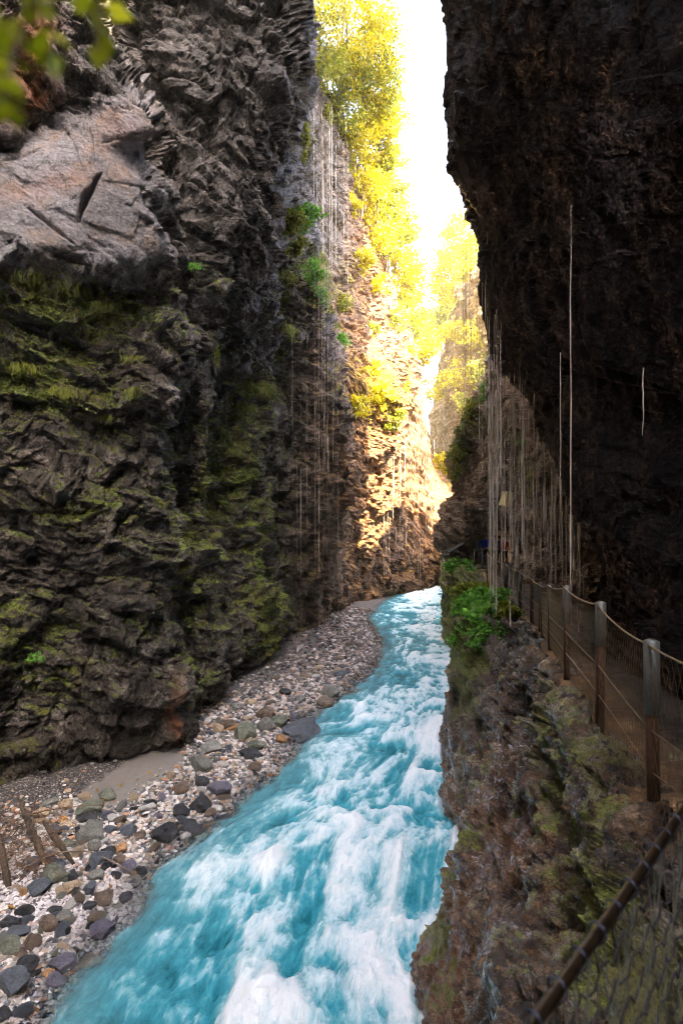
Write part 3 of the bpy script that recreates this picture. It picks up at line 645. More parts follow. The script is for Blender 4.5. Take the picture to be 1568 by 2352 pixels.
f1 = m.n('ShaderNodeTexNoise'); f1.inputs['Scale'].default_value = 1; f1.inputs['Detail'].default_value = 9; f1.inputs['Roughness'].default_value = .68; f1.inputs['Distortion'].default_value = .5
m.t.links.new(m.mapping((5.0, 2.2, 1), uvn.outputs[0], (0, 0, .12)), f1.inputs['Vector'])
f2 = m.n('ShaderNodeTexNoise'); f2.inputs['Scale'].default_value = 1; f2.inputs['Detail'].default_value = 7; f2.inputs['Roughness'].default_value = .7; f2.inputs['Distortion'].default_value = .3
m.t.links.new(m.mapping((22, 4.5, 1), uvn.outputs[0], (0, 0, .25)), f2.inputs['Vector'])
fm = m.attr('foam')
ff = m.math('ADD', fm, m.math('MULTIPLY', m.math('SUBTRACT', f1.outputs[0], .5), 1.0))
ff = m.math('ADD', ff, m.math('MULTIPLY', m.math('SUBTRACT', f2.outputs[0], .5), .55))
fr = m.ramp(ff, [(.0, 0.0), (.18, .17), (.36, .45), (.6, .75), (.95, 1.0)])
wc = m.ramp(m.math('ADD', m.math('MULTIPLY', fm, .5), f1.outputs[0]), [(.2, (.0, .14, .19)), (.48, (.04, .32, .41)), (.75, (.24, .56, .64))])
wc = m.mix(m.math('MULTIPLY', m.attr('shal'), .75), wc, (.16, .17, .15))
f3 = m.n('ShaderNodeTexNoise'); f3.inputs['Scale'].default_value = 1; f3.inputs['Detail'].default_value = 8; f3.inputs['Roughness'].default_value = .75; f3.inputs['Distortion'].default_value = .8
m.t.links.new(m.mapping((9, 4, 1), uvn.outputs[0], (0, 0, -.3)), f3.inputs['Vector'])
fc = m.mix(m.ramp(m.math('ADD', f3.outputs[0], m.math('MULTIPLY', fm, .22)), [(.42, 0.0), (.66, 1.0)]), (.28, .52, .61), (.86, .92, .95))
m.set(m.b.inputs['Base Color'], m.mix(fr, wc, fc))
m.set(m.b.inputs['Roughness'], m.mix(fr, (.10, .10, .10), (.6, .6, .6)))
m.b.inputs['IOR'].default_value = 1.33
m.set(m.b.inputs['Alpha'], m.math('SUBTRACT', 1.0, m.math('MULTIPLY', m.ramp(m.attr('shal'), [(.50, 0.0), (.78, .85)]), m.math('SUBTRACT', 1.0, fr))))
hb = m.math('ADD', f1.outputs[0], m.math('MULTIPLY', f2.outputs[0], .5))
m.set(m.b.inputs['Normal'], m.bump(hb, .8, .14))
tag(mesh_np('river', V, grid_faces(ny, nx)[:, ::-1], m.m, True, {'foam': foam, 'shal': shal}, uv=np.stack([t_, s_], 1)), kind='structure')
# ground under everything
gm = NT('deep_ground'); gm.b.inputs['Base Color'].default_value = (.08, .07, .06, 1)
g = MB(); g.add([(-120, -60, -1.6), (120, -60, -1.6), (120, 200, -1.6), (-120, 200, -1.6)], [[0, 1, 2, 3]])
tag(g.build('ground', gm.m), kind='structure')

# unseen rock wall added behind the camera to keep stray sun out
back_ribs = [[(-24, -13.5, 26, 1), (-24, -13.5, 20, 1), (-24, -13.5, -2, 1)], [(-10, -14, 26, 1), (-10, -14, 20, 1), (-10, -14, -2, 1)],
             [(-3, -17, 26, 1), (-3, -17, 20, 1), (-3, -17, -2, 1)], [(4, -14, 26, 1), (4, -14, 20, 1), (4, -14, -2, 1)], [(30, -12, 26, 1), (30, -12, 20, 1), (30, -12, -2, 1)]]
added_back_cliff, _ = loft('added_back_cliff', back_ribs[::-1], 120, 120, M_left, 1.0, 1.6)
tag(added_back_cliff, kind='structure')

# ------------------------------------------------------------------ simple materials for objects
def simple(name, col, rough=.6, metal=0, spec=.5, var=.35, sc=12, bump=.3, bd=.01, isl=False):
    m = NT(name)
    n_ = m.noise(sc, 5, .7)
    c = m.mix(m.ramp(n_, [(.3, 0.0), (.7, 1.0)]), tuple(x*(1-var) for x in col), tuple(min(1, x*(1+var)) for x in col))
    if isl:
        g = m.n('ShaderNodeNewGeometry')
        c = m.mix(.6, c, m.ramp(g.outputs['Random Per Island'], [(0, .4), (1, 1.3)]), 'MULTIPLY')
    m.set(m.b.inputs['Base Color'], c)
    m.b.inputs['Roughness'].default_value = rough; m.b.inputs['Metallic'].default_value = metal
    m.b.inputs['Specular IOR Level'].default_value = spec
    if bump: m.set(m.b.inputs['Normal'], m.bump(n_, bump, bd))
    return m.m
def leaf_mat(name, c1, c2, trans=.5, rough=.5):
    m = NT(name)
    g = m.n('ShaderNodeNewGeometry')
    big = m.noise(1.1, 3)
    c = m.mix(g.outputs['Random Per Island'], c1, c2)
    c = m.mix(m.ramp(big, [(.4, 0.0), (.6, .35)]), c, tuple(x*.55 for x in c1))
    m.set(m.b.inputs['Base Color'], c); m.b.inputs['Roughness'].default_value = rough
    tr = m.n('ShaderNodeBsdfTranslucent'); m.t.links.new(m.mix(.0, c, (1, 1, 1)), tr.inputs[0])
    ms = m.n('ShaderNodeMixShader'); ms.inputs[0].default_value = trans
    m.t.links.new(m.b.outputs[0], ms.inputs[1]); m.t.links.new(tr.outputs[0], ms.inputs[2])
    m.t.links.new(ms.outputs[0], m.out.inputs[0])
    return m.m
M_galv = simple('galvanised_steel', (.11, .112, .10), .5, .35, var=.2, sc=30, bump=.1)
M_rust = simple('rusty_steel', (.085, .040, .020), .75, .1, var=.5, sc=25, bump=.5)
M_wire = simple('fence_wire', (.26, .19, .11), .38, .7, var=.2, bump=0)
M_cord = simple('dark_cord', (.012, .011, .013), .8, var=.3, bump=0)
M_rail = simple('dark_steel_rail', (.028, .018, .010), .30, .6, var=.35, sc=60, bump=.3, bd=.002)
M_clip = simple('blue_grey_clip', (.05, .06, .10), .35, .5, bump=0)
M_wood = simple('driftwood', (.060, .042, .026), .85, var=.75, sc=18, bump=1, bd=.04)
M_bark = simple('bark', (.18, .14, .10), .85, var=.4, sc=14, bump=.6, bd=.02)
M_twig = simple('twig_brown', (.16, .075, .03), .7, var=.5, isl=True, bump=0)
M_leafY = leaf_mat('autumn_leaves', (.38, .34, .004), (.62, .52, .006), .5)
M_leafYG = leaf_mat('yellow_green_leaves', (.12, .17, .008), (.34, .32, .012), .5)
M_leafG = leaf_mat('green_leaves', (.07, .24, .015), (.24, .50, .05), .4)
M_grass = leaf_mat('grass_blades', (.10, .15, .012), (.28, .25, .03), .4)
M_red = leaf_mat('fallen_leaves', (.35, .10, .01), (.45, .30, .03), .3)

# ------------------------------------------------------------------ leaves
def leaf_quads(cen, size, rs, droop=0.0, aspect=.62, normal_up=.0):
    n = len(cen)
    d = rs.normal(size=(n, 3)); d[:, 2] -= droop; d /= np.linalg.norm(d, axis=1)[:, None]
    u = rs.normal(size=(n, 3)); u[:, 2] += normal_up; s = np.cross(d, u); s /= np.linalg.norm(s, axis=1)[:, None]+1e-9
    L = (size*(.6+.8*rs.random(n)))[:, None] if np.ndim(size) == 0 else size[:, None]
    nn = np.cross(s, d)
    a = cen; b = cen+d*L*.5+s*L*aspect*.5+nn*L*.08; c = cen+d*L; e = cen+d*L*.5-s*L*aspect*.5+nn*L*.08
    V = np.stack([a, b, c, e], 1).reshape(-1, 3)
    return V, np.arange(n*4).reshape(n, 4)
def crown_points(c, rad, n, rs, clumps=26, flat=.85, spread=.30):
    """leaves gathered in many small uneven clumps"""
    cc = rs.normal(size=(clumps, 3)); cc /= np.linalg.norm(cc, axis=1)[:, None]; cc *= (rs.random(clumps)**.45)[:, None]
    cc *= rad*np.array([1, 1, flat])
    w = rs.random(clumps)+.25; w /= w.sum()
    k = rs.choice(clumps, n, p=w)
    p = cc[k]+rs.normal(size=(n, 3))*rad*spread*(.5+w[k]*clumps*.4)[:, None]*np.array([1, 1, .6])
    return np.asarray(c)+p, np.asarray(c)+cc

def tree(base, cen, rad, n, size, mat, label, group, seed, trunk_r=.13, lean=0):
    rs = np.random.default_rng(seed)
    base = np.asarray(base, float); cen = np.asarray(cen, float)
    t = empty('tree', base); tag(t, label, 'tree', group)
    pts, cl = crown_points(cen-base, rad, n, rs, clumps=34, flat=1.5, spread=.22)
    V, Fq = leaf_quads(pts, size, rs, .3)
    mesh_np('crown', V, Fq, mat, False, parent=t)
    b = MB(); top = cen-base+[0, 0, rad*.8]
    k = np.linspace(0, 1, 9)[:, None]
    tr = k*top+np.concatenate([rs.normal(size=(9, 2))*.12, np.zeros((9, 1))], 1)*np.sin(k*3.1)
    b.tube(tr, np.linspace(trunk_r, trunk_r*.25, 9), 6)
    for c in cl[:14]:
        a = tr[rs.integers(3, 8)]
        b.tube([a, (a+c)/2+[0, 0, .15], c], [trunk_r*.35, trunk_r*.22, trunk_r*.08], 4)
    b.build('trunk', M_bark, t)
    return t

where_l = ['highest at the top of the frame', 'above the wet grey wall', 'leaning out over the gorge']
trees = [  # px, py, d, radius, metres down to its foot, material, label
 (742, -60, 42, 3.6, 5, 'Y', 'tall yellow autumn tree at the very top edge beside the dark left wall'),
 (800, -30, 45, 3.8, 6, 'Y', 'yellow autumn tree cut off by the top edge, crown touching the white sky'),
 (738, 120, 43, 2.2, 4, 'YG', 'greener tree tucked between the dark wall and the top yellow trees'),
 (800, 95, 46, 3.2, 6, 'Y', 'bright yellow tree with thin pale trunks above the wet grey wall'),
 (855, 75, 47, 2.6, 6, 'Y', 'yellow tree leaning furthest out into the sky near the top'),
 (795, 215, 47, 2.4, 4, 'YG', 'yellow-green tree rooted just above the rim of the wet grey wall'),
 (862, 175, 48, 2.5, 5, 'YG', 'loose yellow-green tree with blue-grey gaps of sky between its twigs'),
 (840, 270, 49, 2.7, 5, 'Y', 'yellow tree in the middle of the steep row on the left rim'),
 (885, 260, 50, 1.8, 4, 'YG', 'small sparse tree hanging over the gap with fine drooping twigs'),
 (850, 365, 50, 2.6, 5, 'Y', 'dense yellow tree below the sparse drooping one'),
 (885, 400, 52, 1.8, 4, 'YG', 'small green-tinged tree on the edge of the left rim'),
 (868, 480, 54, 2.6, 5, 'Y', 'yellow tree just above the sunlit slab of the left cliff'),
 (905, 510, 57, 2.2, 5, 'YG', 'olive yellow tree to the side of the sunlit slab top'),
 (915, 600, 60, 2.6, 5, 'Y', 'yellow tree level with the sunlit slab, against white sky'),
 (940, 670, 62, 2.3, 5, 'Y', 'lower yellow tree stepping down the left rim'),
 (935, 740, 60, 1.9, 4, 'YG', 'small yellow-green tree on the lower left rim'),
 (965, 790, 66, 2.0, 4, 'Y', 'lowest yellow tree of the left rim in the notch'),
 (1100, 560, 56, 2.8, 6, 'Y', 'yellow tree on the far right rim touching the dark overhang'),
 (1060, 570, 60, 2.4, 6, 'Y', 'airy yellow tree on the far right rim fading into the white sky'),
 (1108, 640, 54, 2.4, 4, 'YG', 'golden tree lowest beside the dark overhang edge'),
 (1040, 640, 64, 2.7, 6, 'Y', 'wide pale yellow tree over the far right cliff top'),
 (1078, 665, 56, 1.9, 4, 'Y', 'small gold tree rooted on the far right cliff face'),
 (1000, 760, 74, 2.4, 5, 'Y', 'faint yellow tree deep in the bright notch'),
 (1030, 730, 70, 2.0, 5, 'YG', 'faint yellow-green tree at the left edge of the far right cliff'),
]
for k, (px, py, d, r, dn, mt, lab) in enumerate(trees):
    if px > 980: d *= 1.32; r *= 1.32; dn *= 1.5
    c = P(px, py, d); b = c.copy(); b[2] -= dn; b[1] += 1.0; b[0] += (-.8 if px < 980 else .8)
    tree(b, c, r, 4300, .25*d/50, {'Y': M_leafY, 'YG': M_leafYG}[mt], lab, 'trees along the gorge rim', 100+k, trunk_r=.11)

def bush(px, py, d, rx, rz, n, size, mat, label, seed, name='shrub', cat='shrub', group='shrubs growing on the rock walls', droop=.5, up=0):
    rs = np.random.default_rng(seed); c = P(px, py, d)
    t = empty(name, c+[0, .15, -rz*.6]); tag(t, label, cat, group)
    pts, cl = crown_points((0, -.15, rz*.6), 1, n, rs, clumps=16, flat=1, spread=.22)
    pts = (pts-[0, -.15, rz*.6])*[rx, rx*.6, rz]+[0, -.15, rz*.6]; cl = (cl-[0, -.15, rz*.6])*[rx, rx*.6, rz]+[0, -.15, rz*.6]
    V, Fq = leaf_quads(pts, size, rs, droop, normal_up=up)
    mesh_np('foliage', V, Fq, mat, False, parent=t)
    b = MB()
    for q in cl[:10]:
        b.tube([[0, .3, -.1], q*.55+[0, .05, .05], q], [.018, .012, .004], 4)
    b.build('stem', M_bark, t)
    return t
bushes = [
 (655, 510, 22.5, .95, .75, 1100, .15, M_leafYG, 'yellow-leaved bush sprouting from the edge of the dark left overhang'),
 (702, 497, 23.5, .70, .50, 900, .16, M_leafG, 'bright green branch reaching out beside the yellow-leaved bush'),
 (678, 560, 24, .55, .55, 500, .13, M_leafYG, 'yellowish leaves hanging under the two bushes on the left wall'),
 (722, 630, 27.5, .50, 1.0, 900, .13, M_leafG, 'green leafy strip running down the spur crest'),
 (738, 680, 28, .35, .6, 400, .13, M_leafG, 'small green tuft at the tip of the spur crest'),
 (700, 330, 30, .25, 1.3, 500, .13, M_leafYG, 'narrow hanging green streak beside the dark wall high up'),
 (775, 785, 35.5, .9, .5, 800, .15, M_leafG, 'green cushion of leaves on the ledge above the sunlit rock'),
 (762, 745, 35, .5, .5, 400, .14, M_leafYG, 'leafy clump just above the green cushion ledge'),
 (790, 690, 41, .7, .6, 400, .16, M_leafYG, 'yellowish tuft on the wet grey wall face'),
 (442, 612, 16.2, .22, .14, 200, .06, M_leafG, 'tiny bright green plant in the dark cleft of the left cliff'),
 (492, 652, 17, .20, .16, 180, .06, M_leafYG, 'tiny yellow-green plant on the edge right of the dark cleft'),
 (498, 812, 17.6, .10, .35, 140, .06, M_leafYG, 'thin trailing sprig on the second buttress'),
 (1120, 905, 29.5, .4, 1.0, 600, .14, M_leafG, 'green leaves hanging down beside the dark overhang'),
 (1085, 945, 29.8, .7, .7, 900, .12, M_leafYG, 'mossy green cap of leaves on top of the hooded rock'),
 (1045, 1060, 31.6, .35, 1.0, 700, .13, M_leafYG, 'yellow-green growth on the nose of the hooded rock'),
 (1022, 1060, 46, .8, 1.3, 900, .2, M_leafY, 'golden bush in the sunlight behind the hooded rock'),
 (1205, 1000, 22.2, .4, .5, 500, .08, M_leafG, 'green patch on the brown wall behind the falling water'),
 (1213, 1110, 20, .3, .6, 500, .07, M_leafYG, 'mossy tuft above the wooden box on the wall'),
 (820, 930, 39, 1.0, 1.1, 1100, .18, M_leafY, 'sun-bleached yellow bush on the sunlit rock shoulder'),
 (880, 905, 41, .9, 1.0, 1000, .18, M_leafY, 'glowing yellow bush at the corner of the sunlit shoulder'),
 (905, 960, 42, .7, .9, 700, .18, M_leafYG, 'olive bush trailing down the shaded side of the sunlit shoulder'),
 (860, 845, 42, .6, .5, 400, .18, M_leafY, 'small yellow bush above the sunlit shoulder'),
 (930, 870, 52, .7, 1.4, 600, .2, M_leafY, 'tall thin yellow bush on the bright cliff further back'),
 (835, 600, 45, 1.0, 1.1, 800, .2, M_leafY, 'golden shrub spilling over the rim above the sunlit slab'),
 (872, 655, 48, .8, 1.2, 700, .2, M_leafY, 'golden shrub along the edge of the sunlit slab'),
 (905, 730, 52, 1.1, 1.3, 900, .2, M_leafYG, 'yellow-green shrub on the rim halfway down the sunlit slab'),
 (935, 810, 54, 1.0, 1.1, 800, .2, M_leafY, 'golden shrub low on the bright cliff edge against the sky'),
 (812, 470, 47, .8, 1.0, 700, .2, M_leafY, 'yellow shrub on the shoulder of the wet grey wall'),
 (790, 380, 48, .8, 1.0, 700, .2, M_leafYG, 'olive shrub on the rim of the wet grey wall'),
 (745, 260, 45, .8, 1.0, 600, .18, M_leafYG, 'shrub at the head of the wet grey wall beside the dark cliff'),
 (850, 760, 45, .7, .8, 500, .18, M_leafYG, 'loose shrub on the face below the sunlit slab'),
 (1055, 850, 66, 2.0, 1.8, 900, .3, M_leafY, 'golden shrub on the face of the far right cliff'),
 (1095, 770, 64, 2.0, 1.6, 900, .3, M_leafY, 'golden shrub high on the far right cliff beside the overhang'),
 (1110, 850, 62, 1.6, 2.2, 900, .3, M_leafYG, 'olive shrub in a gully of the far right cliff'),
 (1040, 760, 68, 1.8, 1.8, 800, .3, M_leafY, 'pale golden shrub on the top edge of the far right cliff'),
 (1070, 930, 64, 1.6, 1.4, 700, .3, M_leafYG, 'yellow-green shrub low on the far right cliff'),
 (1018, 880, 72, 1.6, 2.2, 800, .3, M_leafY, 'golden shrub at the edge of the bright slot'),
 (990, 900, 80, 2.2, 2.6, 900, .32, M_leafY, 'hazy golden shrub inside the bright slot'),
 (84, 1510, 12.9, .18, .14, 220, .05, M_leafG, 'small bright green plant low on the left cliff'),
 (600, 1400, 24.6, .5, .4, 400, .09, M_leafYG, 'mossy tuft low on the green buttress above the gravel'),
]
for k, (px, py, d, rx, rz, n, sz, mt, lab) in enumerate(bushes):
    bush(px, py, d, rx, rz, n, sz, mt, lab, 300+k)

# plants on the pillar under the fence
plants = [(1090, 1362, 16.4, .55, .20, 700, .12, 'round bright green plant highest on the pillar top beside the fence'),
 (1132, 1378, 15.6, .50, .20, 800, .12, 'leafy green plant on the pillar closest to the fence posts'),
 (1075, 1405, 15.4, .45, .22, 800, .12, 'broad-leaved plant on the river side of the pillar top'),
 (1120, 1418, 14.7, .55, .22, 1000, .12, 'dense broad-leaved plant in the middle of the pillar top'),
 (1160, 1412, 14.2, .30, .15, 500, .11, 'small leafy plant where the pillar meets the concrete kerb'),
 (1105, 1450, 14.3, .35, .28, 500, .10, 'green plant spilling over the front of the pillar'),
 (1065, 1465, 15.0, .28, .35, 500, .10, 'trailing plant down the river face of the pillar'),
 (1150, 1462, 13.9, .22, .2, 300, .09, 'small clump hanging below the pillar top'),
 (1060, 1555, 15.8, .18, .5, 400, .09, 'thin hanging greenery low on the pillar edge over the river'),
 (1105, 1480, 14.1, .25, .2, 300, .09, 'lowest green tuft on the pillar front'),
 (1052, 1312, 29.0, .55, .35, 700, .14, 'green plant covering the river corner of the far mossy block'),
 (1085, 1325, 28.6, .45, .30, 500, .13, 'green moss plant on the top of the far mossy block'),
 (1040, 1380, 29.4, .25, .8, 400, .12, 'moss hanging down the river side of the far mossy block')]
for k, (px, py, d, rx, rz, n, sz, lab) in enumerate(plants):
    bush(px, py-6, d-.3, rx*1.15, rz*1.3, int(n*1.3), sz*1.15, M_leafG if k % 4 else M_leafYG, lab, 400+k, 'leafy_plant', 'plant', 'green plants beside the path', droop=-.2, up=1.4)

# grass tufts hanging on the left cliff
def surf_pick(surf, px, py, rx, ry, n, rs, dmax=99, upmin=-1):
    X, qx, qy, N_, at = SURF[surf]
    sx = 784+F*X[:, 0]/np.maximum(X[:, 1], .3); sy = 1176-F*(X[:, 2]-CAMZ)/np.maximum(X[:, 1], .3)
    k = np.where((((sx-px)/rx)**2+((sy-py)/ry)**2 < 1) & (X[:, 1] > .5) & (X[:, 1] < dmax) & (N_[:, 2] > upmin))[0]
    k = rs.choice(k, n) if len(k) else k
    return X[k], N_[k]
def blades(b, p, nrm, L, rs):
    nh = np.array([nrm[0], nrm[1], 0]); nh /= np.linalg.norm(nh)+1e-6
    dirv = nh*(.5+.5*rs.random())+np.array([rs.normal()*.35, rs.normal()*.3, .5+.3*rs.random()]); dirv *= L*(.5+.6*rs.random())
    p1 = p+dirv*.5; p2 = p+dirv*np.array([.95, .95, .35]); p3 = p+dirv*np.array([1.1, 1.1, -(.4+1.1*rs.random())])
    w = L*(.012+.014*rs.random()); V = []
    for q, ww in ((p, w), (p1, w), (p2, w*.7), (p3, .001)): V += [q-[ww, 0, 0], q+[ww, 0, 0]]
    b.add(V, [[0, 1, 3, 2], [2, 3, 5, 4], [4, 5, 7, 6]])
def tuft(px, py, d, n, L, label, seed, dx=.3, mat=None):
    rs = np.random.default_rng(seed); r_ = dx*F/d*.8
    P_, N_ = surf_pick('left_cliff', px, py, r_, r_*.35, n, rs, 34)
    if not len(P_): return
    m0 = P_[:, 1] < np.percentile(P_[:, 1], 45)+.4; P_, N_ = P_[m0], N_[m0]
    b = MB(); b0 = P_.mean(0)
    for p, nn in zip(P_, N_): blades(b, p-b0, nn, L*.8, rs)
    o = b.build('grass_tuft', mat or M_grass); o.location = b0
    tag(o, label, 'grass tuft', 'grass tufts on the left cliff')
for k, a in enumerate([(585, 893, 22.4, 200, .75, 'bright yellow-green grass tuft hanging from the mossy buttress ledge', .4),
 (560, 940, 22.4, 140, .5, 'flatter grass tuft on the ledge below the bright one', .5),
 (318, 905, 14.0, 170, .40, 'pale green grass tuft on the corner of the near boulder wall', .16),
 (300, 825, 13.9, 110, .30, 'short grass tuft on the dark ledge above the pale green tuft', .12),
 (60, 645, 11.8, 220, .34, 'grassy tuft at the left edge under the pale slab', .5),
 (160, 665, 12.4, 200, .32, 'grassy tuft in the moss below the middle of the slab', .4),
 (240, 705, 13.2, 170, .32, 'grassy tuft at the right end of the mossy ledge', .3),
 (50, 850, 12.3, 200, .30, 'grass tuft on the lower mossy ledge at the left edge', .4),
 (150, 905, 12.8, 180, .30, 'grass tuft on the lower mossy ledge towards the crack', .4),
 (240, 960, 13.6, 120, .26, 'dry straw coloured tuft under the square boulder', .12),
 (535, 1040, 20.4, 120, .4, 'trailing moss grass on the side of the green buttress', .3),
 (645, 760, 24.5, 200, .8, 'long hanging brown grass in the groove left of the spur', .35),
 (660, 640, 24.5, 150, .7, 'hanging grass at the head of the spur groove', .3),
 (600, 1440, 24.4, 140, .5, 'hanging moss at the foot of the green buttress', .3)]):
    tuft(a[0], a[1], a[2], a[3], a[4], a[5], 500+k, a[6])

# ------------------------------------------------------------------ stones
ico = []
for lv in (1, 2, 3, 4):
    b_ = bmesh.new(); bmesh.ops.create_icosphere(b_, subdivisions=lv, radius=1)
    b_.verts.ensure_lookup_table()
    ico.append((np.array([v.co[:] for v in b_.verts]), np.array([[v.index for v in f.verts] for f in b_.faces]))); b_.free()
def stone_shape(lv, seed, ax=(1, 1, .65), ang=.5):
    V, Fc = ico[lv]; rs = np.random.default_rng(seed)
    V = V.copy()
    # cut by random planes: flat faces with rounded edges
    for k in range(int(6+ang*12)):
        nrm = rs.normal(size=3); nrm /= np.linalg.norm(nrm); h = .50+.36*rs.random()+(1-ang)*.25
        dd = V@nrm-h; m_ = dd > 0; V[m_] -= np.outer(dd[m_], nrm)*.92
    V *= 1.12+.14*fbm(V*1.5+seed*3.1, 3, 5)[:, None]+.05*fbm(V*5+seed, 4, 6, .6, True)[:, None]
    return V*np.array(ax)
def stone_mat(name, dark, light, rough=.55, vein=0, sc=6):
    m = NT(name)
    oi = m.n('ShaderNodeObjectInfo')
    n1 = m.noise(sc, 6, .7); n2 = m.noise(sc*7, 4, .8)
    c = m.mix(m.ramp(n1, [(.35, 0.0), (.65, 1.0)]), dark, light)
    c = m.mix(.85, c, m.ramp(n2, [(.38, .35), (.62, 1.35)]), 'MULTIPLY')
    if False:
        w = m.n('ShaderNodeTexWave'); w.inputs['Scale'].default_value = 5; w.inputs['Distortion'].default_value = 9; w.inputs['Detail'].default_value = 3
        m.t.links.new(m.coord(), w.inputs['Vector'])
        c = m.mix(m.ramp(w.outputs[0], [(.93, 0.0), (.98, vein)]), c, (.5, .5, .52))
    c = m.mix(.8, c, m.ramp(oi.outputs['Random'], [(0, .7), (1, 1.25)]), 'MULTIPLY')
    m.set(m.b.inputs['Base Color'], c); m.b.inputs['Roughness'].default_value = rough
    m.set(m.b.inputs['Normal'], m.bump(m.math('ADD', n1, m.math('MULTIPLY', n2, .3)), .9, .07))
    return m.m
SM = {'slate': stone_mat('slate_stone', (.035, .042, .055), (.10, .115, .14), .35, .8),
 'dark': stone_mat('black_wet_stone', (.010, .011, .014), (.045, .048, .058), .22, .5),
 'grey': stone_mat('grey_stone', (.10, .10, .085), (.22, .22, .20), .6),
 'green': stone_mat('green_grey_stone', (.07, .085, .055), (.20, .21, .16), .6),
 'brown': stone_mat('brown_stone', (.07, .045, .03), (.18, .13, .095), .5),
 'purple': stone_mat('purple_slate_stone', (.06, .055, .085), (.15, .14, .19), .4, .4),
 'tan': stone_mat('tan_stone', (.28, .20, .12), (.46, .36, .25), .65),
 'orange': stone_mat('orange_stone', (.28, .13, .05), (.50, .28, .12), .5),
 'white': stone_mat('white_limestone', (.42, .40, .38), (.62, .60, .57), .65)}
CN = {'slate': 'blue-grey slate', 'dark': 'black wet', 'grey': 'grey', 'green': 'green-grey', 'brown': 'brown', 'purple': 'purplish', 'tan': 'tan', 'orange': 'orange-brown', 'white': 'white'}
def ground_at(px, py, lift=0):
    """where the sight line through a measured point meets the bank"""
    d = 10.0
    for _ in range(25):
        x = (px-784)/F*d; h = float(bank_h(np.array([x]), np.array([d]))[0]); h = max(h, -.15)+lift
        d = .5*d+.5*(CAMZ-h)*F/(py-1176)
    x = (px-784)/F*d
    return x, d, max(float(bank_h(np.array([x]), np.array([d]))[0]), -.2)
def rock(px, py, rx, ry, mt, label, seed, lv=3, ang=.8, name='rock', cat='rock', group=None, zr=None):
    x, d, h = ground_at(px, py+ry*.6)
    w = rx/F*d; t = zr or min(w*.85, ry/F*d*1.0)
    V = stone_shape(lv, seed, (w, w*.8, max(t, w*.35)), ang)
    a = (seed*1.7) % .9-.45; R = np.array([[math.cos(a), -math.sin(a), 0], [math.sin(a), math.cos(a), 0], [0, 0, 1]])
    o = mesh_np(name, V@R.T, ico[lv][1], SM[mt], False); o.location = (x, d, h+max(t, w*.35)*.55)
    tag(o, label, cat, group); return o
def c6(x, y): return x/1.42545*.6125, (2700+y/1.42545)*.6125
k6 = .6125/1.42545
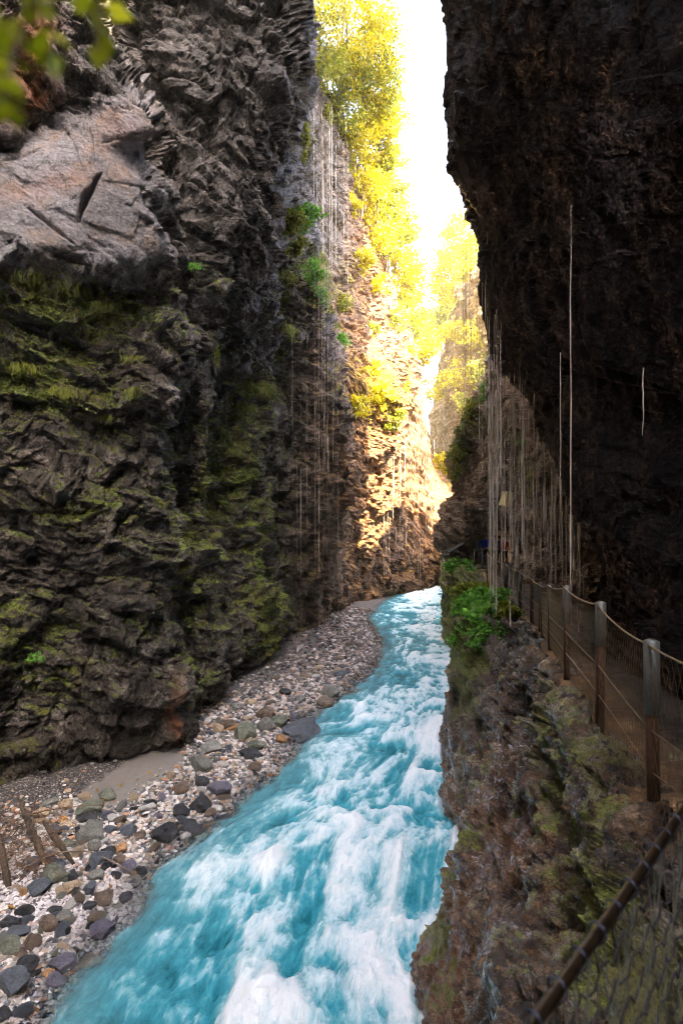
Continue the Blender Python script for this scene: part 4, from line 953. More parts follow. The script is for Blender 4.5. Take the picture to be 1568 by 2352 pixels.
big = [(1620, 52, 112, 66, 'slate', 'large dark boulder with a mossy cap jutting into the river'), (1310, 60, 62, 56, 'green', 'big upright green-grey rock next to the mossy-capped boulder'),
 (1420, 30, 45, 40, 'grey', 'grey rock wedged behind the upright green-grey rock'), (1075, 228, 60, 46, 'grey', 'blocky grey boulder where the sand meets the stones'),
 (1340, 175, 66, 24, 'dark', 'flat black slab lying in front of the upright rock'), (1362, 135, 48, 26, 'green', 'mossy rock just above the flat black slab'),
 (1215, 25, 40, 32, 'brown', 'brownish rock behind the white pebbles by the cliff foot'), (1165, 48, 30, 24, 'tan', 'tan rock near the cliff foot by the dark cleft'),
 (1120, 150, 55, 32, 'grey', 'grey rock behind the blocky boulder'), (1360, 250, 34, 26, 'brown', 'rusty brown stone at the water beside the black slab'),
 (915, 295, 28, 24, 'tan', 'pale tan round stone alone on the sand'), (970, 360, 40, 40, 'brown', 'yellow-brown boulder at the edge of the sand'),
 (1078, 335, 36, 28, 'dark', 'dark stone touching the shallow pool'), (1165, 368, 55, 36, 'purple', 'purplish wet rock lying in the shallow water'),
 (1072, 452, 52, 42, 'dark', 'shiny black angular rock at the tip of the spit'), (962, 482, 50, 32, 'dark', 'shiny black rock left of the angular one'),
 (1160, 475, 30, 20, 'white', 'white stone among the black wet rocks'), (1120, 498, 32, 22, 'brown', 'dark brown stone below the white one'),
 (1195, 532, 42, 24, 'dark', 'black rock washed by the river at the spit end'), (1002, 560, 56, 20, 'dark', 'long flat black rock in the shore line'),
 (875, 605, 60, 46, 'dark', 'dark boulder with greenish top beside the rapids'), (1045, 592, 45, 30, 'dark', 'wet black rock half in the current'),
 (690, 595, 46, 26, 'slate', 'striped blue slate rock lying on the sand'), (645, 685, 36, 28, 'orange', 'pale orange rock among white pebbles'),
 (597, 583, 36, 18, 'slate', 'flat slate stone on the sand'), (490, 598, 76, 44, 'grey', 'broad olive-grey boulder in the middle of the stones'),
 (500, 672, 38, 34, 'grey', 'rounded grey rock below the broad boulder'), (538, 735, 48, 34, 'slate', 'smooth slate-blue rock by the shore'),
 (580, 705, 36, 28, 'dark', 'black rock behind the smooth slate-blue one'), (475, 468, 70, 36, 'green', 'dark green-grey boulder next to the sand'),
 (575, 400, 50, 24, 'green', 'flat greenish rock below the cliff overhang'), (455, 525, 56, 26, 'dark', 'dark flat rock between the greenish boulders'),
 (210, 572, 28, 30, 'white', 'egg-shaped yellowish white rock near the driftwood'), (235, 616, 44, 26, 'white', 'white rock with a grey vein below the egg-shaped one'),
 (288, 590, 44, 24, 'slate', 'dark blue rock beside the egg-shaped white rock'), (288, 818, 62, 46, 'green', 'large rounded green-grey boulder above the white gravel'),
 (200, 892, 58, 36, 'slate', 'wedge-shaped slate rock lying on the white gravel'), (388, 890, 42, 32, 'tan', 'orange tan block on the white gravel'),
 (480, 897, 38, 36, 'slate', 'rounded slate rock right of the tan block'), (512, 828, 46, 32, 'grey', 'grey rock with a green top above the rounded slate'),
 (555, 946, 60, 28, 'brown', 'long reddish brown rock near the water'), (612, 962, 20, 22, 'white', 'white wedge stone at the end of the reddish rock'),
 (677, 942, 32, 34, 'dark', 'wet dark rock standing in the shallows'), (255, 1090, 50, 44, 'brown', 'brown boulder in the middle of the white gravel'),
 (342, 1045, 38, 42, 'grey', 'dark grey rock behind the brown boulder'), (90, 1130, 58, 30, 'slate', 'long slate rock low on the white gravel'),
 (50, 1080, 50, 26, 'dark', 'striped dark rock at the left edge'), (545, 1118, 62, 42, 'purple', 'purple slate boulder wet by the river'),
 (340, 1300, 68, 40, 'purple', 'smooth purplish boulder in the shallow corner'), (258, 1350, 32, 34, 'orange', 'knobbly orange-brown stone in the shallows'),
 (75, 1400, 78, 66, 'slate', 'biggest slate boulder with white streaks near the bottom corner'), (300, 1395, 50, 44, 'purple', 'submerged purple rock next to the orange stone'),
 (52, 1212, 62, 38, 'green', 'mossy grey rock above the biggest slate boulder'), (112, 1242, 32, 28, 'brown', 'brown stone beside the mossy grey rock'),
 (150, 1310, 52, 44, 'dark', 'dark striped rock between the slate and purple boulders'), (15, 1560, 44, 62, 'dark', 'dark rock cut off by the bottom corner'),
 (470, 1290, 60, 22, 'brown', 'brown rock just under the water surface'), (225, 497, 36, 28, 'tan', 'tan rock under the fallen branch'),
 (340, 530, 27, 17, 'orange', 'small ochre rock among the tan stones'), (345, 562, 34, 20, 'tan', 'oblong tan rock below the ochre one'),
 (355, 452, 40, 28, 'tan', 'light brown rock near the cliff foot'), (402, 452, 28, 18, 'white', 'off-white stone beside the light brown rock'),
 (265, 440, 42, 20, 'grey', 'flat grey rock at the cliff foot above the branch'), (270, 655, 28, 20, 'white', 'whitish pebble cluster rock left of the olive stone'),
 (330, 700, 22, 30, 'white', 'upright white stone between the white pebbles and the olive one'), (365, 662, 30, 18, 'green', 'olive flat stone among the white ones'),
 (265, 710, 26, 42, 'slate', 'leaning grey slate stone by the root stump'), (180, 765, 44, 28, 'slate', 'blue-grey rock under the long stick'),
 (305, 765, 56, 22, 'slate', 'flat slate slab behind the rounded boulder'), (385, 830, 42, 26, 'dark', 'dark slab right of the rounded boulder'),
 (640, 745, 40, 22, 'brown', 'pinkish brown rock by the shore'), (690, 780, 40, 28, 'purple', 'pale purple rock at the waterline'),
 (830, 820, 34, 20, 'dark', 'dark stone lapped by shallow water'), (750, 610, 26, 30, 'brown', 'reddish upright stone behind the shore pebbles'),
 (320, 1045, 22, 20, 'grey', 'small grey stone tucked by the dark grey rock'), (480, 990, 34, 22, 'dark', 'dark purple stone under the reddish brown rock'),
 (290, 1015, 34, 20, 'dark', 'dark flat stone above the brown boulder'), (710, 590, 20, 12, 'white', 'small white stone by the striped slate')]
for k, (x, y, rx, ry, mt, lab) in enumerate(big):
    px, py = c6(x, y); rock(px, py, rx*k6*1.08, ry*k6*1.1, mt, lab, 1000+k, 3, .8, group='large rocks on the left bank')
far_big = [(757, 1590, 20, 18, 'grey', 'mossy-topped grey rock on the far gravel beside the river'), (787, 1618, 20, 10, 'dark', 'dark wet stone at the waterline of the far gravel'),
 (655, 1590, 13, 10, 'dark', 'dark lump in the middle of the far gravel'), (748, 1615, 24, 12, 'brown', 'brown rock in front of the mossy-topped one'),
 (690, 1605, 12, 10, 'grey', 'grey stone beside the dark lump'), (700, 1552, 12, 8, 'brown', 'small brown stone on the far gravel'), (782, 1548, 16, 8, 'slate', 'smooth slate stone near the top of the far gravel'),
 (610, 1640, 24, 20, 'brown', 'cracked brown rock next to the river boulder'), (575, 1612, 13, 9, 'tan', 'pinkish tan stone above the boulders'), (540, 1625, 12, 8, 'grey', 'grey stone near the moss buttress foot'),
 (640, 1655, 22, 24, 'green', 'split green-grey rock leaning on the river boulder')]
for k, (px, py, rx, ry, mt, lab) in enumerate(far_big):
    rock(px, py, rx, ry, mt, lab, 1200+k, 3, .6, group='large rocks on the left bank')

# medium cobbles: alike within each colour and stretch of bank
protos = {}
for mt in SM:
    for j in range(3):
        V = stone_shape(2, 2000+j*13+len(mt), (1, .78, .58), .45)
        me = mesh_np('cobble', V, ico[2][1], SM[mt], True)
        protos[mt, j] = me.data; bpy.data.objects.remove(me)
rs = np.random.default_rng(21)
cols_near = ['white']*5+['tan']*4+['slate']*3+['grey']*3+['brown']*2+['dark']*2+['orange', 'purple', 'green']
def zone(px, py):
    if py > 2050: return 'scattered over the white gravel near the bottom corner'
    if py > 1850: return 'packed together beside the driftwood and the sand'
    if py > 1660: return 'heaped between the big boulders and the sand'
    return 'spread over the far gravel under the mossy buttress'
cnt = 0
for it in range(6000):
    if cnt >= 285: break
    py = rs.uniform(1480, 2340) if rs.random() < .65 else rs.uniform(1840, 2160)
    xb = None
    d = CAMZ*F/(py-1176); x = float(bank_x(d))-abs(rs.normal())*1.5-.05+rs.random()*.25
    px = 784+F*x/d
    if px < -10 or px > 900: continue
    # the cliff foot line
    foot = np.interp(px, [0, 150, 340, 430, 470, 600, 640, 740], [1860, 1830, 1770, 1705, 1655, 1540, 1500, 1450])
    if py < foot+8: continue
    if abs((px-330)/130) < 1 and abs(py-(1800-.35*(px-330)*1)) < 45 and rs.random() < .93: continue
    mt = cols_near[rs.integers(len(cols_near))]
    s_ = (.05+.09*rs.random()**2)*(1 if d < 16 else 1.5)
    h = float(bank_h(np.array([x]), np.array([d]))[0])
    if h < -.12: continue
    o = bpy.data.objects.new('cobble', protos[mt, rs.integers(3)]); C.objects.link(o)
    o.location = (x, d, h+s_*.3); o.scale = (s_*(1+.5*rs.random()), s_*(.8+.4*rs.random()), s_*(.7+.5*rs.random()))
    o.rotation_euler = (rs.normal()*.25, rs.normal()*.25, rs.random()*6)
    tag(o, f'small {CN[mt]} cobble, one of those {zone(px, py)}', 'cobble', f'{CN[mt]} cobbles {zone(px, py)}')
    cnt += 1

# the countless gravel
def gravel():
    rs = np.random.default_rng(5)
    V1, F1 = ico[0]
    allV = []; allF = []; tone = []; nn = 0
    N = 42000
    py = rs.uniform(1400, 2450, N); d = CAMZ*F/(py-1176)
    x = bank_x(d)+.5-np.abs(rs.normal(size=N))*1.9-.1*rs.random(N)
    px = 784+F*x/d
    foot = np.interp(px, [0, 150, 340, 430, 470, 600, 640, 740, 900], [1800, 1780, 1720, 1650, 1600, 1480, 1440, 1390, 1380])
    ok = (px > -60) & (py > foot)
    sandy = blob(px, py, 330, 1790, 120, 42, -.35)+.8*blob(px, py, 250, 1860, 60, 35)
    ok &= rs.random(N) > sandy*1.35
    x, d, px, py = x[ok], d[ok], px[ok], py[ok]
    h = bank_h(x, d); ok = h > -.25; x, d, h, px, py = x[ok], d[ok], h[ok], px[ok], py[ok]
    n = len(x)
    fine = blob(px, py, 120, 2090, 170, 70)+blob(px, py, 300, 2140, 80, 60)
    s = (.015+.050*rs.random(n)**2.4)*(1+np.clip((d-14)/14, 0, 1.2))*(1-.35*np.clip(fine, 0, 1))
    for j in range(n):
        pass
    sc = np.stack([s*(1+.6*rs.random(n)), s*(.7+.5*rs.random(n)), s*(.5+.4*rs.random(n))], 1)
    a = rs.random(n)*6.28; ca, sa = np.cos(a), np.sin(a)
    V = V1[None]*(1+.18*rs.normal(size=(n, len(V1), 1)))*sc[:, None]
    X = V[..., 0]*ca[:, None]-V[..., 1]*sa[:, None]+x[:, None]; Y = V[..., 0]*sa[:, None]+V[..., 1]*ca[:, None]+d[:, None]
    Z = V[..., 2]+(h+s*.25)[:, None]
    W = np.stack([X, Y, Z], -1).reshape(-1, 3)
    Fq = (F1[None]+(np.arange(n)*len(V1))[:, None, None]).reshape(-1, 3)
    wet = np.repeat(np.clip(1-h/.10, 0, 1), len(V1)); far = np.repeat(np.clip((d-16)/12, 0, 1), len(V1)); wh = np.repeat(np.clip(fine, 0, 1), len(V1))
    m = NT('gravel_stones')
    g = m.n('ShaderNodeNewGeometry')
    c = m.ramp(g.outputs['Random Per Island'], [(0, (.035, .04, .05)), (.14, (.10, .105, .12)), (.28, (.20, .17, .14)), (.42, (.33, .25, .18)), (.52, (.30, .29, .28)), (.64, (.46, .41, .37)), (.8, (.56, .52, .49)), (.93, (.38, .20, .10))], 'CONSTANT')
    c2 = m.ramp(g.outputs['Random Per Island'], [(0, (.10, .10, .12)), (.12, (.42, .38, .38)), (.4, (.58, .54, .54)), (.9, (.22, .20, .24))], 'CONSTANT')
    c3 = m.ramp(g.outputs['Random Per Island'], [(0, (.03, .028, .03)), (.3, (.08, .06, .05)), (.5, (.17, .12, .10)), (.7, (.26, .2, .17)), (.88, (.4, .37, .36))], 'CONSTANT')
    c = m.mix(m.attr('wh'), c, c2); c = m.mix(m.attr('far'), c, c3)
    c = m.mix(m.attr('wetg'), c, m.mix(1.0, c, (.35, .35, .36), 'MULTIPLY'))
    m.set(m.b.inputs['Base Color'], c); m.set(m.b.inputs['Roughness'], m.mix(m.attr('wetg'), (.6, .6, .6), (.2, .2, .2)))
    o = mesh_np('gravel', W, Fq, m.m, False, {'wetg': wet, 'far': far, 'wh': wh}); tag(o, 'loose pale and grey gravel covering the left river bank', 'gravel', kind='stuff')
gravel()

# ------------------------------------------------------------------ driftwood on the left edge
def at_bank(px, py): x, d, h = ground_at(px, py); return np.array([x, d, h])
rs = np.random.default_rng(31)
g0 = at_bank(70, 2000)
st = empty('driftwood_root', g0); tag(st, 'rotten root stump tangled with twigs at the left edge of the bank', 'driftwood')
b = MB(); k = np.linspace(0, 1, 7)[:, None]
A_, B_ = at_bank(115, 2005)+[0, 0, .05]-g0, at_bank(40, 1890)+[0, 0, .55]-g0
k = np.linspace(0, 1, 26)[:, None]
b.tube(A_+(B_-A_)*k+rs.normal(size=(26, 3))*.012, np.interp(k[:, 0], [0, .05, .4, .8, 1], [.02, .05, .065, .055, .015])*(1+.22*rs.normal(size=26)), 16)
bv = b.v[0]; b.v[0] = bv+np.stack([.05*fbm(bv*9, 4, 3), .05*fbm(bv*9, 4, 4), .05*fbm(bv*9, 4, 6)], 1)
b.build('log', M_wood, st, smooth=False)
b = MB()
b.tube([at_bank(20, 2040)-g0, at_bank(5, 1990)+[0, 0, .3]-g0, at_bank(-10, 1950)+[0, 0, .5]-g0], [.06, .06, .03], 9)
b.tube([at_bank(170, 1990)-g0+[0, 0, .04], at_bank(125, 1950)+[0, 0, .25]-g0, at_bank(100, 1920)+[0, 0, .3]-g0], [.03, .07, .03], 9)
b.build('root', M_wood, st)
b = MB()
for i in range(420):
    a = at_bank(rs.uniform(-20, 140), rs.uniform(1890, 2035))-g0+[0, 0, rs.random()*.35]
    dv = rs.normal(size=3)*[1, .7, .5]; dv *= (.12+.4*rs.random()**2)/np.linalg.norm(dv)
    b.tube([a, a+dv*.5+rs.normal(size=3)*.02, a+dv], [.006, .005, .002], 4)
b.build('twigs', M_twig, st)
def stick(pts, r, label, mat):
    b = MB(); W_ = [at_bank(px, py)+[0, 0, z] for px, py, z in pts]; o_ = W_[0].copy(); W_ = np.array(W_)-o_
    t_ = np.linspace(0, 1, len(W_)); tn = np.linspace(0, 1, 16); W2 = pchip(t_, W_, tn)+np.random.default_rng(int(r*1e4)).normal(size=(16, 3))*.006
    b.tube(W2, np.linspace(r, r*.4, 16), 6)
    o = b.build('fallen_branch', mat); o.location = o_; tag(o, label, 'branch', 'branches washed up on the bank')
stick([(45, 2015, .15), (120, 1985, .18), (200, 1972, .14), (290, 2010, .1), (330, 2030, .05)], .018, 'long greenish stick lying across the stones beside the root stump', M_bark)
stick([(60, 1905, .3), (130, 1890, .3), (240, 1870, .22)], .016, 'dark thin branch pointing from the stump towards the cliff', M_twig)
stick([(70, 1895, .2), (95, 1840, .55), (70, 1815, .7)], .009, 'pale curved twig standing up by the cliff foot', M_wood)
stick([(30, 1960, .35), (85, 1905, .5)], .012, 'straight straw coloured twig leaning on the stump', M_wood)
stick([(795, 1486, .12), (862, 1478, .08)], .07, 'short log lying on the far end of the gravel', M_wood)
stick([(830, 1468, .1), (875, 1472, .06)], .05, 'thinner log beside the short one at the river edge', M_wood)
stick([(806, 1414, .12), (845, 1410, .08)], .05, 'pale log at the foot of the far cliff by the water', M_wood)
stick([(540, 1600, .15), (500, 1618, .12), (455, 1648, .1)], .03, 'dark wet branch under the mossy buttress', M_twig)
stick([(460, 1912, .1), (505, 1895, .12)], .014, 'reddish twig among the black wet rocks', M_twig)

# fallen leaves
rs = np.random.default_rng(44)
Vs = []
for (px, py) in [(300, 1795), (312, 1798), (332, 1797), (345, 1780), (240, 1850), (355, 1800), (275, 1812), (35, 2090), (170, 2070), (262, 1845), (390, 1790), (400, 1820), (150, 2125), (20, 2220), (318, 1810), (420, 1885), (260, 1930), (222, 1815)]:
    Vs.append(at_bank(px, py)+[0, 0, .035])
V, Fq = leaf_quads(np.array(Vs), .11, rs, 0, .8, 2.5)
tag(mesh_np('fallen_leaves', V, Fq, M_red, False), 'scattered orange and yellow leaves on the sand and gravel', 'leaves', kind='stuff')

# moss growing out of the rock: tiny blades wherever the moss is thick
def moss(surf, n, L, thr, label, seed, dmax, mat):
    rs = np.random.default_rng(seed); X, qx, qy, N_, at = SURF[surf]
    sx = 784+F*X[:, 0]/np.maximum(X[:, 1], .3); sy = 1176-F*(X[:, 2]-CAMZ)/np.maximum(X[:, 1], .3)
    k = np.where((at['moss'] > thr) & (sx > -40) & (sx < 1620) & (sy > -40) & (sy < 2400) & (X[:, 1] < dmax) & (N_[:, 2] > -.25))[0]
    k = rs.choice(k, n); p = X[k]; L_ = L*(p[:, 1]/12)**.7
    nn = N_[k]*.6+rs.normal(size=(n, 3))*.5; nn[:, 2] -= .1; nn /= np.linalg.norm(nn, axis=1)[:, None]
    sd = np.cross(nn, rs.normal(size=(n, 3))); sd /= np.linalg.norm(sd, axis=1)[:, None]
    l = (L_*(.4+.9*rs.random(n)))[:, None]
    V = np.stack([p-sd*l*.22, p+sd*l*.22, p+nn*l*.7+sd*l*.12, p+nn*l+[0, 0, -.35]*l], 1).reshape(-1, 3)
    tag(mesh_np('moss', V, np.arange(n*4).reshape(n, 4), mat, False), label, 'moss', kind='stuff')
M_moss = leaf_mat('moss_fronds', (.028, .045, .005), (.13, .15, .014), .25)
moss('left_cliff', 42000, .060, .42, 'olive and yellow-green moss covering ledges of the left cliff', 61, 30, M_moss)
moss('ledge_cliff', 26000, .042, .42, 'dark green moss on the wet rock below the path', 62, 34, M_moss)
moss('alcove_cliff', 6000, .06, .45, 'moss on the brown rock wall under the overhang', 63, 40, M_moss)

# ------------------------------------------------------------------ fence along the path
fence = empty('mesh_fence', (1.83, 3.3, 5.2)); tag(fence, 'wire mesh fence on rusty steel posts running along the narrow gorge path', 'fence')
fo = np.array(fence.location)
PH = 1.05
pi = [5, 6, 7, 8, 9, 10, 11, 12, 13, 14, 15, 16]
tops = {}
def post(xyz, sleeve, lean, r=.036, all_grey=False):
    b = MB(); base = np.asarray(xyz, float)+[-.02, 0, -.12]; top = np.asarray(xyz, float)+[lean, 0, PH]
    b.tube([base, top-[0, 0, .01]], r, 14)
    o = b.build('post', M_galv if all_grey else M_rust); o.location = 0, 0, 0; o.parent = fence; o.matrix_parent_inverse = Matrix.Translation(-Vector(fo))
    if sleeve > 0:
        b = MB(); d_ = top-base; b.tube([top-d_*sleeve, top-d_*sleeve+d_*.002, top, top+[0, 0, .012]], [r+.006, r+.008, r+.008, r*.5], 14)
        c = b.build('sleeve', M_galv); c.parent = o
    return top
sl_ = {6: .36, 7: .30, 8: .36, 9: .38, 10: .34, 11: .34, 14: .48, 5: .3, 15: .4, 16: .4, 12: 0, 13: 0}
ln = {6: -.035, 7: -.01, 8: -.02, 9: -.02, 10: -.05, 11: -.02, 12: -.01, 13: -.01, 14: .05, 15: .02}
for i in pi: tops[i] = post(FL[i], sl_.get(i, 0), ln.get(i, 0), all_grey=(i == 13), r=.036 if i < 12 else .042)
def fence_child(b, name, mat):
    o = b.build(name, mat); o.parent = fence; o.matrix_parent_inverse = Matrix.Translation(-Vector(fo)); return o
for a_, b_ in zip(pi[:-1], pi[1:]):
    A, B = tops[a_], tops[b_]; A0, B0 = FL[a_]+[0, 0, .03], FL[b_]+[0, 0, .03]
    L = np.linalg.norm(B-A)
    def Q(u, v):     # v 0 bottom .. 1 top
        sag = -.035*4*u*(1-u)*v+.02*4*u*(1-u)*(1-v)
        return (A0*(1-u)+B0*u)*(1-v)+(A*(1-u)+B*u)*v+np.array([-.03, 0, sag])
    for v, r in ((.985, .007), (.5, .0045), (.26, .0045)):
        c = MB(); c.tube([Q(u, v) for u in np.linspace(0, 1, 12)], r*(1 if A[1] < 12 else 1.6), 5); fence_child(c, 'cable', M_wire)
    c = MB(); cw = .055 if A[1] < 8 else .075; nu_ = max(6, int(L/cw)); nv_ = 11
    wr = .0015 if A[1] < 8 else .0018
    for sgn in (1, -1):
        for k in range(-nv_, nu_+nv_):
            pts = []
            for j in range(nv_+1):
                u = (k+(sgn*j)*.5)/nu_+(.02*math.sin(j*3.14) if 0 else 0)
                if -1e-6 <= u <= 1+1e-6: pts.append(Q(min(max(u, 0), 1), j/nv_*.985))
            if len(pts) > 1: c.tube(pts, wr, 3, cap=False)
    fence_child(c, 'wire_mesh', M_wire)

# ------------------------------------------------------------------ the railing right in front of the photographer
rail = empty('railing', (.33, .86, 5.25)); tag(rail, 'blurred dark steel rail with rope net crossing the bottom corner beside the photographer', 'railing')
ro = np.array(rail.location)
RT = np.array([(-.62, -.10, 6.22), (.02, .545, 6.24), (.28, .832, 6.25), (.57, 1.13, 6.25), (.86, 1.432, 6.25), (1.18, 1.74, 6.25), (1.73, 2.33, 6.26)])
def rp(t): return np.array([np.interp(t, range(len(RT)), RT[:, i]) for i in range(3)])
def rail_child(b, name, mat, parent=rail):
    o = b.build(name, mat); o.parent = parent; o.matrix_parent_inverse = Matrix.Translation(-Vector(ro)); return o
b = MB(); b.tube([rp(t) for t in np.linspace(0, 6, 30)], .0105, 10); rail_child(b, 'top_rail', M_rail)
rs = np.random.default_rng(71)
for k in range(26):
    t = .6+k*.2; p = rp(t); b = MB(); an = np.linspace(-.5, 3.6, 9)
    b.tube([p+np.array([.010*math.cos(a), -.012*math.cos(a), .004+.016*math.sin(a)]) for a in an[::-1]]+[p+[-.004, .004, -.03], p+[.003, .0, -.07]], .0017, 5); rail_child(b, 'clip', M_clip)
b = MB()
for k in range(72):
    t = .4+k*.078; p = rp(t); x0 = rs.normal()*.004
    b.tube([p+np.array([x0+.010*math.sin(z*14+k), .03*z, -z]) for z in np.linspace(.0, .95, 9)], .0014, 4, cap=False)
rail_child(b, 'net_strand', simple('net_rope_pale', (.16, .17, .13), .7, bump=0))
b = MB()
for r_ in range(1, 12):
    b.tube([rp(t)+np.array([.004, .03*r_*.078, -r_*.078+.014*math.sin(t*26+r_*1.9)+.006*math.sin(t*61)]) for t in np.linspace(.4, 6, 110)], .0026, 4, cap=False)
rail_child(b, 'net_cord', M_cord)

# ------------------------------------------------------------------ hanging twigs close to the lens
def sprig(pts, nleaf, size, mat, label, seed, w=.03):
    pts = [(a, b, d*.5) for a, b, d in pts]; size *= .5; w *= .55
    rs = np.random.default_rng(seed); W_ = np.array([P(*p) for p in pts]); o_ = W_[0]; W_ = W_-o_
    t = empty('hanging_twig', o_); tag(t, label, 'twig')
    b = MB(); tt_ = np.linspace(0, 1, 14); C_ = pchip(np.linspace(0, 1, len(W_)), W_, tt_); b.tube(C_, .0008, 5); b.build('stem', M_bark, t)
    k = rs.integers(0, 14, nleaf); V, Fq = leaf_quads(C_[k]+rs.normal(size=(nleaf, 3))*w, size, rs, .8, .75)
    mesh_np('leaves', V, Fq, mat, False, parent=t)
M_nearleaf = leaf_mat('near_leaves', (.26, .36, .01), (.55, .55, .02), .6)
sprig([(110, -70, .62), (75, 20, .60), (40, 100, .58), (15, 190, .57), (-15, 250, .56)], 46, .026, M_nearleaf, 'out of focus yellow-green leafy twig hanging across the top corner', 81, .010)
sprig([(-60, -60, .60), (-20, 60, .60), (0, 200, .60)], 30, .026, M_nearleaf, 'second blurred leafy twig at the very edge beside the bigger one', 82, .012)
sprig([(238, -60, .70), (228, 40, .70), (222, 118, .70)], 9, .030, M_nearleaf, 'thin blurred twig hanging straight down in front of the brown boulder', 83, .003)

# ------------------------------------------------------------------ falling water
M_wtr = NT('falling_water'); m = M_wtr
tr = m.n('ShaderNodeBsdfTransparent'); ms = m.n('ShaderNodeMixShader')
m.b.inputs['Base Color'].default_value = (.88, .74, .60, 1); m.b.inputs['Roughness'].default_value = .12; m.b.inputs['Specular IOR Level'].default_value = 1  # tan base colour paints warm sunlight into the clear water
ns = m.n('ShaderNodeTexNoise'); ns.inputs['Scale'].default_value = 1; ns.inputs['Detail'].default_value = 4
m.t.links.new(m.mapping((6, 6, .9)), ns.inputs['Vector'])
m.t.links.new(m.ramp(ns.outputs[0], [(.35, .10), (.65, .75)]), ms.inputs[0])
m.t.links.new(tr.outputs[0], ms.inputs[1]); m.t.links.new(m.b.outputs[0], ms.inputs[2]); m.t.links.new(ms.outputs[0], m.out.inputs[0])
M_wtr = m.m
def trickle(b, px, y0, y1, d, r, rs):
    a, c = P(px, y0, d), P(px, y1, d); n = 9
    pts = a+(c-a)*np.linspace(0, 1, n)[:, None]; pts[:, 0] += rs.normal(size=n)*.006
    b.tube(pts, r*(.7+.5*rs.random(n)), 5, cap=False)
rs = np.random.default_rng(91)
streams = [(1310, 470, 1345, 7.6, .011, 'longest straight thread of water falling in front of the black overhang'),
 (1286, 810, 1140, 8.6, .010, 'shorter thread of water just beside the longest one'), (1475, 845, 1000, 6.6, .009, 'short isolated drip thread in the black cave'),
 (1118, 250, 560, 11, .016, 'faint upper thread near the bluish overhang edge'), (1142, 435, 900, 11.4, .018, 'thread of water below the ragged overhang edge'),
 (1124, 620, 1345, 13.2, .020, 'long bright thread falling beside the mossy hooded rock'), (1131, 640, 1370, 13.0, .018, 'bright thread ending at the first fence posts'),
 (1158, 720, 1300, 12.4, .020, 'thick bright thread falling through the wooden box line'), (1170, 560, 1440, 12, .014, 'long thread landing on the fence by the green plants'),
 (1204, 860, 1330, 11.6, .014, 'pale thread in front of the brown wall'), (1225, 900, 1330, 11, .012, 'thin thread in front of the brown wall beside the pale one')]
for px, y0, y1, d, r, lab in streams:
    b = MB(); trickle(b, px, y0, y1, d, r*.8, rs); o = b.build('water_thread', M_wtr); tag(o, lab, 'falling water', 'threads of water falling off the overhang')
lip = np.array([(1125, 700, 13.2), (1145, 800, 12.9), (1205, 870, 12.2), (1262, 980, 11.2), (1298, 1090, 10.2), (1338, 1165, 9.4)])
b = MB()
for k in range(105):
    t = rs.random()**.85*5; px, y0, d = [np.interp(t, range(6), lip[:, i]) for i in range(3)]
    px += rs.normal()*5; d += rs.random()*1.2-.2; pz = 4.6; y1 = 1176+F*(CAMZ-pz)/d
    a = y0+rs.random()**2*(y1-y0)*.5; trickle(b, px, a, min(a+(y1-a)*(.35+.65*rs.random()), y1), d, .0045+.006*rs.random(), rs)
for k in range(44):
    px = rs.uniform(1062, 1215); d = rs.uniform(10.5, 13); y0 = np.interp(px, [1065, 1090, 1120, 1200], [420, 520, 640, 860])+rs.random()*60
    trickle(b, px, y0, y0+rs.uniform(80, 500), d, .004+.005*rs.random(), rs)
tag(b.build('water_curtain', M_wtr), 'curtain of fine drips falling from the lip of the dark overhang', 'falling water', kind='stuff')
b = MB()
for k in range(44):
    px = rs.choice([rs.normal(745, 35), rs.normal(735, 15), rs.normal(835, 10), rs.normal(790, 25), rs.normal(700, 12)]); d = rs.uniform(25.5, 27.5) if px < 800 else 34
    y0 = rs.uniform(560, 1150); y1 = min(y0+rs.uniform(150, 520), 1176+F*6.8/d); trickle(b, px, y0, y1, d, .002+.005*rs.random(), rs)
for k in range(16):
    px = rs.uniform(715, 800); y0 = rs.uniform(230, 420); trickle(b, px, y0, y0+rs.uniform(150, 380), 34, .01+.012*rs.random(), rs)
for k in range(26):
    px = rs.uniform(880, 1020); y0 = rs.uniform(1000, 1240); trickle(b, px, y0, rs.uniform(y0+30, 1350), 44, .008+.008*rs.random(), rs)
tag(b.build('water_drips', M_wtr), 'fine threads of water raining down from the left gorge wall', 'falling water', kind='stuff')
# rivulets hugging the wet ledge
X, qx, qy, N_, at = SURF['ledge_cliff']
Gx = X.reshape(900, 560, 3); b = MB()
for k in range(44):
    i = rs.integers(60, 430); j0 = rs.integers(110, 300); ln_ = rs.integers(60, 240); off = 0.0; pts = []
    for j in range(j0, min(j0+ln_, 540), 4):
        off += rs.normal()*.5; q = Gx[int(np.clip(i+off, 2, 897)), j]; pts.append(q+N_.reshape(900, 560, 3)[int(np.clip(i+off, 2, 897)), j]*.02)
    pts = np.array(pts)
    if len(pts) > 6:
        pp = np.pad(pts, ((2, 2), (0, 0)), 'edge'); pts = (pp[:-4]+pp[1:-3]+pp[2:-2]+pp[3:-1]+pp[4:])/5
        b.tube(pts, .004+.010*rs.random()*np.sin(np.linspace(.2, 2.9, len(pts))), 5)
tag(b.build('rivulets', M_wtr), 'rivulets running down the wet rock below the path', 'water', kind='stuff')

